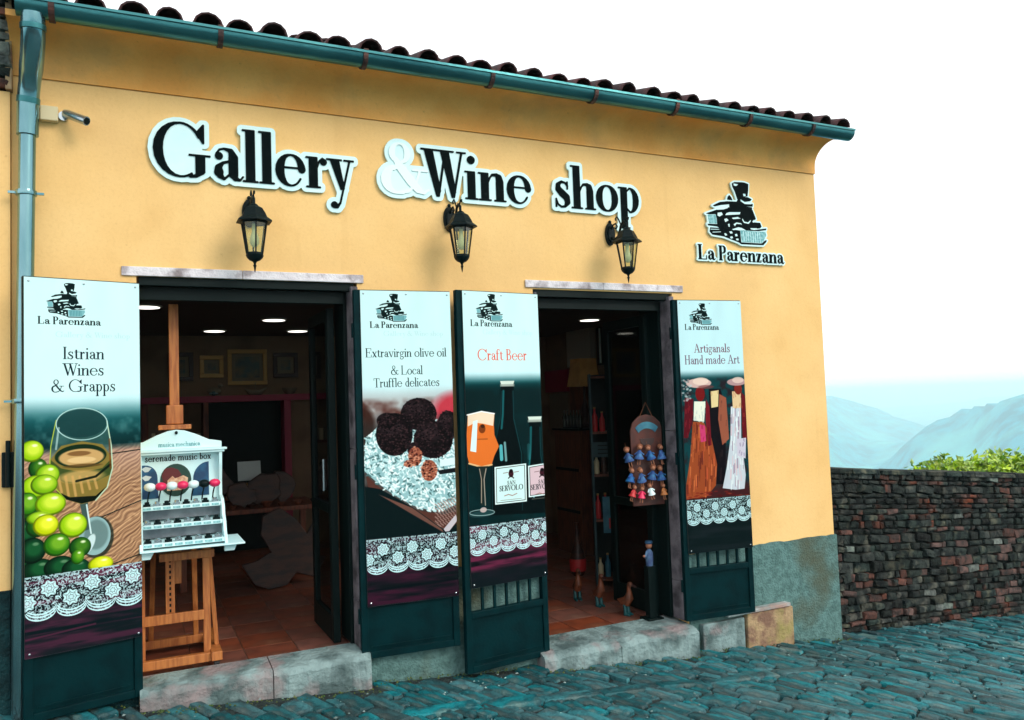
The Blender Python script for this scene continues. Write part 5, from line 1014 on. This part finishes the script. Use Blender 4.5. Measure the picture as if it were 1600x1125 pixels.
# inner glazed doors, swung into the room
def glazed(x, y0, y1, z0, lb, ang=0):
    t = thing('glazed_door', (x, y0, z0), rz=ang); t.parent = shop; t['label'] = lb; L = y1-y0; H = 2.25-z0; f = MB(); f.box((0, 0, 0), (.045, .07, H)); f.box((0, L-.07, 0), (.045, L, H)); f.box((0, .07, 0), (.045, L-.07, .16)); f.box((0, .07, H-.08), (.045, L-.07, H)); f.box((0, .07, .80), (.045, L-.07, .86)); f.build('frame', 'dark', t, bevel=.004)
    bxo('pane', (.018, .07, .86), (.024, L-.07, H-.08), 'glass', t); bxo('pane', (.018, .07, .16), (.024, L-.07, .80), 'glass', t); MB().tube([(-.03, .05, .95), (-.03, .05, 1.15)], .009, 8).build('handle', 'chrome', t, smooth=True)
glazed(1.14, .22, .82, .135, 'dark framed glass door swung inwards at the left doorway')
glazed(3.60, .24, .84, -.055, 'dark framed glass door swung inwards at the right doorway')
# ---------------------------------------------------------------- easel and music box in the left doorway
ez = thing('wooden_easel', (.24, .22, .128), 'tall beech studio easel on castors holding the white music box display in the left doorway', 'easel'); Q = lambda x, y, z: (x-.24, y-.22, z-.128)
MB().beam(Q(.238, .33, .60), Q(.238, .33, 2.27), .055, .03).build('mast', 'wood', ez, bevel=.004)
MB().box(Q(.19, .29, 1.545), Q(.285, .312, 1.66)).build('clamp_block', 'wood', ez, bevel=.006); MB().box(Q(.145, .225, 1.515), Q(.325, .30, 1.543)).build('clamp_ledge', 'wood', ez, bevel=.004)
MB().lathe([(.014, 0), (.016, .01), (.006, .02)][::-1], (0, 0, 0), 6).beam((-.026, 0, .01), (.026, 0, .01), .01, .01, (0, 1, 0)).build('wing_knob', 'black', ez).matrix_world = Matrix.Translation((.235, .289, 1.60)) @ Matrix.Rotation(PI/2, 4, 'X')
for x in (.395, .045): MB().beam(Q(x, .22, .20), Q(x, .235, .86), .04, .028).build('upright', 'wood', ez, bevel=.003)
MB().beam(Q(.455, .30, .20), Q(.41, .27, .86), .026, .035).build('upright', 'wood', ez, bevel=.003)
for x in (.13, .33): MB().beam(Q(x+.03 if x > .2 else x-.03, .62, .20), Q(x, .36, 1.3), .03, .028).build('back_leg', 'wood', ez, bevel=.003)
MB().box(Q(.04, .195, .40), Q(.38, .219, .455)).build('cross_rail', 'wood', ez, bevel=.003); MB().box(Q(.14, .20, .755), Q(.44, .232, .80)).build('cross_rail', 'wood', ez, bevel=.003)
MB().box(Q(-.02, .15, .165), Q(.41, .19, .215)).build('base_rail', 'wood', ez, bevel=.003); MB().box(Q(-.02, .60, .165), Q(.45, .64, .215)).build('base_rail', 'wood', ez, bevel=.003)
for x in (-.02, .44): MB().box(Q(x-.03, .12, .172), Q(x+.03, .70, .222)).build('foot', 'wood', ez, bevel=.003)
MB().box(Q(.175, .265, .42), Q(.225, .29, .77)).build('ratchet_bar', 'wood', ez, bevel=.002)
for k in range(10): bxo('ratchet_slot', Q(.195, .2635, .45+k*.032), Q(.205, .2648, .468+k*.032), 'black', ez)
for (x, y) in ((.44, .15), (-.02, .15), (.44, .66), (-.02, .66)): MB().tube([Q(x-.014, y, .154), Q(x+.014, y, .154)], .0225, 14).box(Q(x-.018, y-.01, .160), Q(x+.018, y+.01, .173)).build('castor', 'rubber', ez)
MB().tube([Q(.36, .27, .84), Q(.36, .22, .84), Q(.36, .17, .835)], [.02, .026, .022], 8).build('crank_knob', 'black', ez)
mb_ = thing('music_box_display', (.24, .2, .80), 'white tiered display stand lettered serenade music box with coloured knobs on top', 'display stand'); mb_.scale.x = .89; B = lambda x, y, z: (x-.24, y-.2, z-.80)
bd = MB(); ped = [(-.04, 1.40), (.52, 1.40), (.52, 1.437), (.44, 1.45), (.36, 1.485), (.29, 1.508), (.24, 1.514), (.19, 1.508), (.12, 1.485), (.04, 1.45), (-.04, 1.437)]
bd.prism(ped, lambda u, v, t: B(u, t, v), .19, .225); bd.build('pediment', 'white', mb_, bevel=.004); MB().box(B(-.065, .155, 1.388), B(.55, .24, 1.4)).box(B(-.055, .165, 1.374), B(.535, .24, 1.3875)).build('cornice', 'white', mb_, bevel=.002)
MB().box(B(-.04, .225, .87), B(.52, .245, 1.373)).build('back_board', 'white', mb_)
sd = [(.235, 1.372), (.17, 1.372), (.175, 1.30), (.20, 1.20), (.195, 1.12), (.11, 1.105), (.06, 1.07), (.04, 1.02), (-.01, .985), (-.03, .935), (-.08, .90), (-.10, .872), (.235, .872)]
for x in (.012, .50): MB().prism(sd, lambda u, v, t: B(t, u, v), x, x+.02).build('side_panel', 'white', mb_, bevel=.002)
for k, (y0, zt, h) in enumerate(((.085, 1.088, .022), (.0, .995, .022), (-.085, .905, .022))):
    MB().box(B(.033, y0, zt-h), B(.499, .224, zt)).build('tier', 'white', mb_, bevel=.002)
    MB().box(B(.033, y0+.075, zt-h-.06 if k < 2 else zt-h-.02), B(.499, y0+.08, zt-h-.001)).build('riser', 'riser', mb_)
    for j in range(8):
        x = .058+j*.058; bx_ = MB().box((-.021, -.015, 0), (.021, .015, .012)); bx_.lathe([(.014, .012), (.014, .024), (.005, .026)], (0, 0, 0), 10); o = bx_.build('movement', 'chrome' if (j+k) % 2 else 'black', mb_); o.location = B(x, y0+.032, zt+.0005)
        MB().box((-.022, -.0015, -.017), (.022, -.0005, -.005)).build('price_tag', 'midteal', mb_).location = B(x, y0, zt)
MB().box(B(.012, -.115, .862), B(.62, .24, .8715)).build('base_board', 'white', mb_, bevel=.003)
for x in (.02, .50): MB().prism([(x, .861), (x+.075, .861), (x+.06, .825), (x, .825)] if x > .3 else [(x, .861), (x+.075, .861), (x+.05, .82), (x, .82)], lambda u, v, t: B(u, t, v), -.07, -.04).build('foot', 'white', mb_, bevel=.002)
for k, c in enumerate(('ampwhite', 'pinkred', 'pearl', 'pinkred', 'pearl', 'black', 'pinkred')):
    x = .062+k*.065; o = MB().tube([(0, 0, .015), (.004, 0, .05), (.012, -.01, .085)], .005, 6).build('stem', 'black', mb_); o.location = B(x, .135, 1.088)
    MB().ball((0, 0, 0), .031, 12, 8, (1.15, .9, .78)).build('knob', c, mb_, smooth=True).location = B(x+.014, .122, 1.196)
M['navy'] = material('dark blue print', alb(24, 84, 120), alb(16, 60, 96), rough=.6, scale=20)
M['grn'] = material('dark green print', alb(20, 60, 50), rough=.6); M['hairred'] = material('dark red hair print', alb(90, 22, 26), rough=.6, scale=40); M['flesh'] = material('pale skin print', alb(220, 184, 150), alb(190, 140, 110), rough=.6, scale=50)
arc = lambda cx, cz, r, a0, a1, n=14: [(cx+r*math.cos(math.radians(a0+(a1-a0)*i/n)), cz+r*math.sin(math.radians(a0+(a1-a0)*i/n))) for i in range(n+1)]
FR = lambda u, v, t: B(u, .2245-t, v)
MB().prism([(.02, 1.12)]+[(.13, 1.12)]+arc(.05, 1.24, .075, 0, 90, 8)+[(.02, 1.315)], FR, 0, .002).build('arched_panel', 'navy', mb_); MB().prism([(.33, 1.12), (.44, 1.12), (.44, 1.318)]+arc(.44, 1.22, .098, 92, 180, 8), FR, 0, .002).build('arched_panel', 'navy', mb_)
MB().prism(arc(.235, 1.22, .095, 0, 360, 26)[:-1], FR, 0, .004).build('round_picture', 'grn', mb_)
MB().prism([(.15, 1.25), (.17, 1.29), (.21, 1.295), (.25, 1.28), (.27, 1.25), (.24, 1.22), (.19, 1.22), (.17, 1.18), (.16, 1.21)], FR, .0042, .0055).build('painted_hair', 'hairred', mb_)
MB().prism([(.18, 1.16), (.185, 1.22), (.215, 1.245), (.23, 1.23), (.25, 1.235), (.28, 1.245), (.31, 1.23), (.305, 1.19), (.27, 1.16)], FR, .0057, .007).build('painted_face', 'flesh', mb_)
for z in (1.285, 1.235): MB().prism([(.03, z+.01), (.055, z+.022), (.09, z+.012), (.07, z-.008), (.05, z-.01)], FR, .0025, .004).build('card', 'paper', mb_)
MB().ball(B(.24, .186, 1.497), .010).build('medallion', 'black', mb_, smooth=True)
def sign_text(txt, x0, x1, base, size, y, mat, par, w=.13, t=.075):
    run, W_ = layout(txt, w, t, .01); P = scaled([q for c, pr in run for q in pr], (x1-x0)/W_, size); st = size/26; X, Y = grid(-.01, x1-x0+.02, -size*.45, size*1.1, st)
    return plate('lettering', [simplify(l, .0002) for l in contours(sdf(P, X, Y), X[0, 0], Y[0, 0], st)], (x0, y, base), (1, 0, 0), (0, 0, 1), .0015, mat, par)
sign_text('serenade music box', *[v-.24 for v in (.05, .455)], 1.333-.80, .040, .0245, 'ink', mb_); sign_text('musica mechanica', *[v-.24 for v in (.13, .385)], 1.417-.80, .028, -.011, 'midteal', mb_)

# ---------------------------------------------------------------- right doorway: rack of dolls, ducks, notices
rk = thing('doll_rack', (3.375, .15, .80), 'hanging wooden board crowded with small hanging dolls in the right doorway', 'display board', rz=-.12); oy = -.02
MB().prism([(0, 0), (.27, 0), (.27, .56), (.25, .62), (.20, .665), (.135, .68), (.07, .665), (.02, .62), (0, .56)], lambda u, v, t: (u, t, v), .0, .014).build('board', 'rackwood', rk, bevel=.003)
ag = MB(); oa = arc(.135, .50, .125, 40, 140, 10); ia = arc(.135, .485, .09, 140, 40, 10); ag.prism(oa+ia, lambda u, v, t: (u, t, v), -.004, -.0005).build('arched_plate', 'skyblue', rk); MB().prism(arc(.135, .50, .06, 180, 360, 10), lambda u, v, t: (u, t, v), -.004, -.0005).build('painted_plate', 'frame_dark', rk)
MB().tube([(.08, .0, .66), (.135, -.0, .77), (.19, .0, .66)], .0025, 6).build('cord', 'straw', rk)
rr = random.Random(31)
def doll(x, z, y, cloth, lab, s=1):
    s *= 1.3
    t = thing('hanging_doll', (0, 0, 0), lab, 'doll', 'small dolls hanging on the wooden board'); wx = Matrix.Translation(rk.location) @ Matrix.Rotation(-.12, 4, 'Z') @ Vector((x, y, z)); t.location = wx; t.rotation_euler = (rr.uniform(-.15, .15), rr.uniform(-.3, .3), -.12+rr.uniform(-.6, .6))
    MB().lathe([(.004, .035*s), (.010*s, .032*s), (.014*s, .015*s), (.030*s, -.018*s), (.028*s, -.02*s), (.002, -.018*s)][::-1], (0, 0, 0), 10).tube([(-.010, 0, .028), (-.028*s, -.006, .008)], .005, 6).tube([(.010, 0, .028), (.028*s, -.006, .010)], .005, 6).build('dress', cloth, t, smooth=True)
    MB().ball((0, -.002, .05*s), .015*s, 10, 7).build('head', 'skin', t, smooth=True)
    MB().tube([(-.008, 0, -.018*s), (-.009, 0, -.05*s), (-.009, -.01, -.053*s)], .004, 6).build('leg', 'skin', t, smooth=True); MB().tube([(.008, 0, -.018*s), (.009, 0, -.05*s), (.009, -.01, -.053*s)], .004, 6).build('leg', 'skin', t, smooth=True)
    MB().ball((0, .005, .056*s), .018*s, 10, 6, (1.1, .8, .9)).build('hair', 'straw', t, smooth=True); MB().tube([(0, 0, .065*s), (0, .012, .095*s)], .0012, 4).build('string', 'straw', t)
for rw, (z, cl) in enumerate(((.37, 'blue'), (.215, 'blue'), (.09, 'x'))):
    for k in range(4):
        c = cl if cl != 'x' else ('red', 'pinkred', 'pearl', 'wood')[k]; nth = ('leftmost', 'second from the left', 'third from the left', 'rightmost')[k]
        doll(-.03+k*.084+rr.uniform(-.012, .012), z+rr.uniform(-.012, .012), -.03-rr.random()*.02, c, f'{("blue dressed hanging doll in the top row", "blue dressed hanging doll in the middle row", ("red", "magenta", "white", "wooden coloured")[k]+" hanging doll in the bottom row")[rw]} of the board, {nth}', .95 if rw < 2 else .75)
def duck(x, y, s, lab, rz):
    t = thing('wooden_duck', (x, y, -.063), lab, 'duck figure', 'carved ducks in rubber boots', rz=rz); s = s
    MB().tube([(.0, .10*s, .13*s), (0, .05*s, .12*s), (0, 0, .125*s), (0, -.03*s, .165*s), (0, -.035*s, .215*s), (0, -.03*s, .25*s), (0, -.035*s, .275*s)], [.008*s, .035*s, .048*s, .042*s, .024*s, .017*s, .02*s], 12).ball((0, -.045*s, .283*s), .026*s, 12, 8, (.9, 1.1, .9)).build('body', 'duck', t, smooth=True)
    MB().tube([(0, -.065*s, .278*s), (0, -.095*s, .27*s), (0, -.115*s, .268*s)], [.012*s, .012*s, .006*s], 8).build('bill', 'frame_dark', t, smooth=True)
    for sx in (-.022, .022): MB().tube([(sx*s, .01*s, .10*s), (sx*s, .0, .05*s), (sx*s, -.002*s, .015*s)], [.014*s, .016*s, .018*s], 10).tube([(sx*s, .012*s, .012*s), (sx*s, -.02*s, .014*s), (sx*s, -.05*s, .010*s)], [.014*s, .016*s, .009*s], 10).build('boot', 'boot', t, smooth=True)
duck(3.36, 1.02, .88, 'carved wooden duck in rubber boots, farthest from the threshold', -.2); duck(3.40, .74, .88, 'carved wooden duck in rubber boots, middle of the three', .1); duck(3.44, .40, .85, 'carved wooden duck in rubber boots, nearest the threshold', .35)
st = thing('display_post', (3.53, .20, -.063), 'dark narrow post stand behind the carved ducks carrying the sailor figure', 'stand'); bxo('post', (-.035, -.03, 0), (.035, .03, .40), 'dark', st, .004); bxo('base', (-.07, -.06, 0), (.07, .06, .02), 'dark', st, .004)
sa = thing('sailor_figure', (3.53, .20, .338), 'small painted sailor figure in a blue jacket on the dark post', 'figurine')
MB().tube([(0, 0, .0), (0, 0, .05), (0, 0, .10), (0, 0, .125)], [.026, .03, .028, .012], 12).tube([(-.02, 0, .11), (-.05, -.02, .07), (-.07, -.04, .085)], .009, 8).build('jacket', 'blue', sa, smooth=True); MB().ball((0, 0, .15), .025, 12, 8).build('head', 'skin', sa, smooth=True); MB().ball((-.078, -.045, .086), .010).build('hand', 'skin', sa, smooth=True); MB().lathe([(.026, .165), (.03, .172), (.027, .185), (.005, .188)][::-1], (0, 0, 0), 12).build('cap', 'navy', sa, smooth=True)
su = thing('shelf_unit', (3.72, 1.3, -.063), 'tall narrow blue grey shelf unit with notices pinned to it in the right doorway', 'shelf', rz=-.5)
SU = lambda x, y, z: tuple(Matrix.Translation((3.72, 1.3, -.063)) @ Matrix.Rotation(-.5, 4, 'Z') @ Vector((x-3.72, y-1.3, z+.063)))
for x in (0, .30): bxo('side', (x, 0, 0), (x+.018, .28, 1.9), 'shelfblue', su)
for z in (.06, .58, .98, 1.36, 1.86): bxo('shelf_board', (.019, 0, z), (.299, .28, z+.018), 'wood_dark', su)
bxo('back', (.019, .281, 0), (.299, .29, 1.9), 'dark', su)
for k, (x, z, w, h, lb) in enumerate(((3.735, 1.09, .20, .135, 'pale blue notice pinned high on the shelf unit'), (3.80, .42, .17, .32, 'tall pale notice with a red square low on the shelf unit'))):
    t = thing('notice', SU(x, 1.285, z), lb, 'notice', 'notices in the shop', rz=-.5); bxo('sheet', (0, 0, 0), (w, .003, h), 'shelfblue' if not k else 'skyblue', t)
    if k: bxo('red_square', (.05, -.003, .04), (.15, -.001, .13), 'red', t)
    else:
        for j in range(3): bxo('printed_line', (.04, -.003, .03+j*.035), (.16, -.001, .04+j*.035), 'dark', t)
rr = random.Random(12)
for k in range(14):
    x = 3.765+(k % 4)*.066; z = -.063+(.078, .598, .998, 1.378)[k//4]+.0005; c = rr.choice(['bottle', 'bottle', 'olive', 'beige', 'skyblue', 'red']); h = rr.uniform(.14, .24)
    b = thing('bottle', SU(x, 1.40, z), f'{ {"bottle":"dark","olive":"brown","beige":"cream","skyblue":"blue","red":"red"}[c] } bottle on the {("bottom","second","third","fourth")[k//4]} board of the shelf unit, {("first","second","third","fourth")[k%4]} from its left side', 'bottle', 'bottles on the shelf unit')
    MB().lathe([(.024, 0), (.025, .01), (.025, h*.6), (.010, h*.78), (.009, h*.93)][::-1], (0, 0, 0), 12).build('body', c, b, smooth=True); MB().lathe([(.011, h*.93), (.011, h)][::-1], (0, 0, 0), 10).build('cap', 'gold', b)
def wallbox(nm, y0, y1, z0, z1, d, mat, label, cat, grp=None, x=FX-T-.021):
    o = MB().box((x-d, y0, z0), (x, y1, z1)).build(nm, mat, bevel=.004); tag(o, label, cat, grp); return o
MB().box((FX-T-.10, 3.02, 2.01), (FX-T-.021, 3.57, ZC-.002)).build('pilaster', 'column', shop); MB().box((FX-T-.08, 3.02, -.07), (FX-T-.021, 3.57, 2.008)).build('panelling', 'wood_dark', shop)
picture(4.0, 4.25, 2.10, 2.42, YB-.001, 'frame_dark', 'dark framed picture left of the cream pilaster in the right room'); pc_ = picture(4.32, 4.55, 2.08, 2.42, YB-.001, 'frame_dark', 'dark framed picture close beside the cream pilaster in the right room')
wallbox('crimson_board', 3.62, 4.2, 1.72, 1.99, .06, 'crimson', 'crimson painted board on the side wall of the right room', 'board'); wallbox('price_poster', 3.72, 4.2, 1.26, 1.70, .006, 'mat_card', 'cream printed poster hanging on the side wall of the right room', 'poster')
wn = thing('glazing_strip', (FX-T-.021, 2.86, 2.0), 'tall narrow light strip window beside the cream pilaster', 'window'); bxo('strip_frame', (-.03, -.05, 0), (0, .09, .43), 'dark', wn); bxo('strip_pane', (-.036, .0, .02), (-.031, .035, .42), 'pearl', wn)
lp = thing('table_lamp', (4.60, 2.87, 1.30), 'lamp with a flared parchment shade on the cabinet in the right room', 'lamp'); MB().lathe([(.20, .46), (.165, .62), (.15, .75), (.155, .77)], (0, 0, 0), 4, ph=PI/4).build('lamp_shade', 'parchment', lp); MB().lathe([(.10, 0), (.10, .02), (.03, .05), (.045, .2), (.015, .32), (.012, .46)], (0, 0, 0), 14).build('lamp_foot', 'frame_dark', lp, smooth=True)
cb = thing('cabinet', (4.35, 2.6, -.063), 'dark wooden cabinet under the parchment lamp', 'cabinet'); bxo('carcass', (0, 0, 0), (.5, .55, 1.34), 'wood_dark', cb, .006); bxo('top_board', (-.02, -.02, 1.342), (.5, .57, 1.362), 'dark', cb, .003)
for z in (.45, .9): bxo('shelf_front', (-.012, .03, z), (-.001, .52, z+.03), 'dark', cb)
for k in range(6): 
    b = thing('bottle', (4.40+.0*k, 2.64+k*.07, 1.30), f'small dark bottle standing in front of the parchment lamp, x', 'bottle', 'bottles on the cabinet'); b['label'] = f'small dark bottle on the cabinet before the parchment lamp, {("nearest","second nearest","third nearest","fourth nearest","fifth nearest","farthest")[k]} to the street'; MB().lathe([(.022, 0), (.024, .01), (.024, .12), (.009, .16), (.009, .2)][::-1], (0, 0, 0), 10).build('body', 'bottle', b, smooth=True)
vs_ = thing('floor_vase', (3.85, 1.85, -.063), 'slender reddish brown floor vase on the tiles of the right room', 'vase'); MB().lathe([(.05, 0), (.075, .05), (.08, .14), (.055, .24), (.022, .34), (.016, .46), (.024, .50)][::-1], (0, 0, 0), 16).build('body', 'olive', vs_, smooth=True); MB().lathe([(.077, .045), (.082, .14), (.075, .16)][::-1], (0, 0, 0), 16).build('red_band', 'red', vs_, smooth=True)
# grit and moss where walls meet the street
def litter():
    r = random.Random(77); m = MB()
    for k in range(700):
        x = r.uniform(-.4, 5.3); y = -.03-abs(r.gauss(0, .05))-(.14 if (-.02 < x < 1.3 or 2.44 < x < 3.7) else 0); s = r.uniform(.002, .009); z = ground_z(x)-.004; m.add([(x-s, y, z), (x, y-s, z+s*.3), (x+s, y, z), (x, y+s, z+s*.2), (x, y, z+s*1.4)], [(0, 1, 4), (1, 2, 4), (2, 3, 4), (3, 0, 4)])
    tag(m.build('moss_tufts', 'moss'), kind='stuff')
litter()
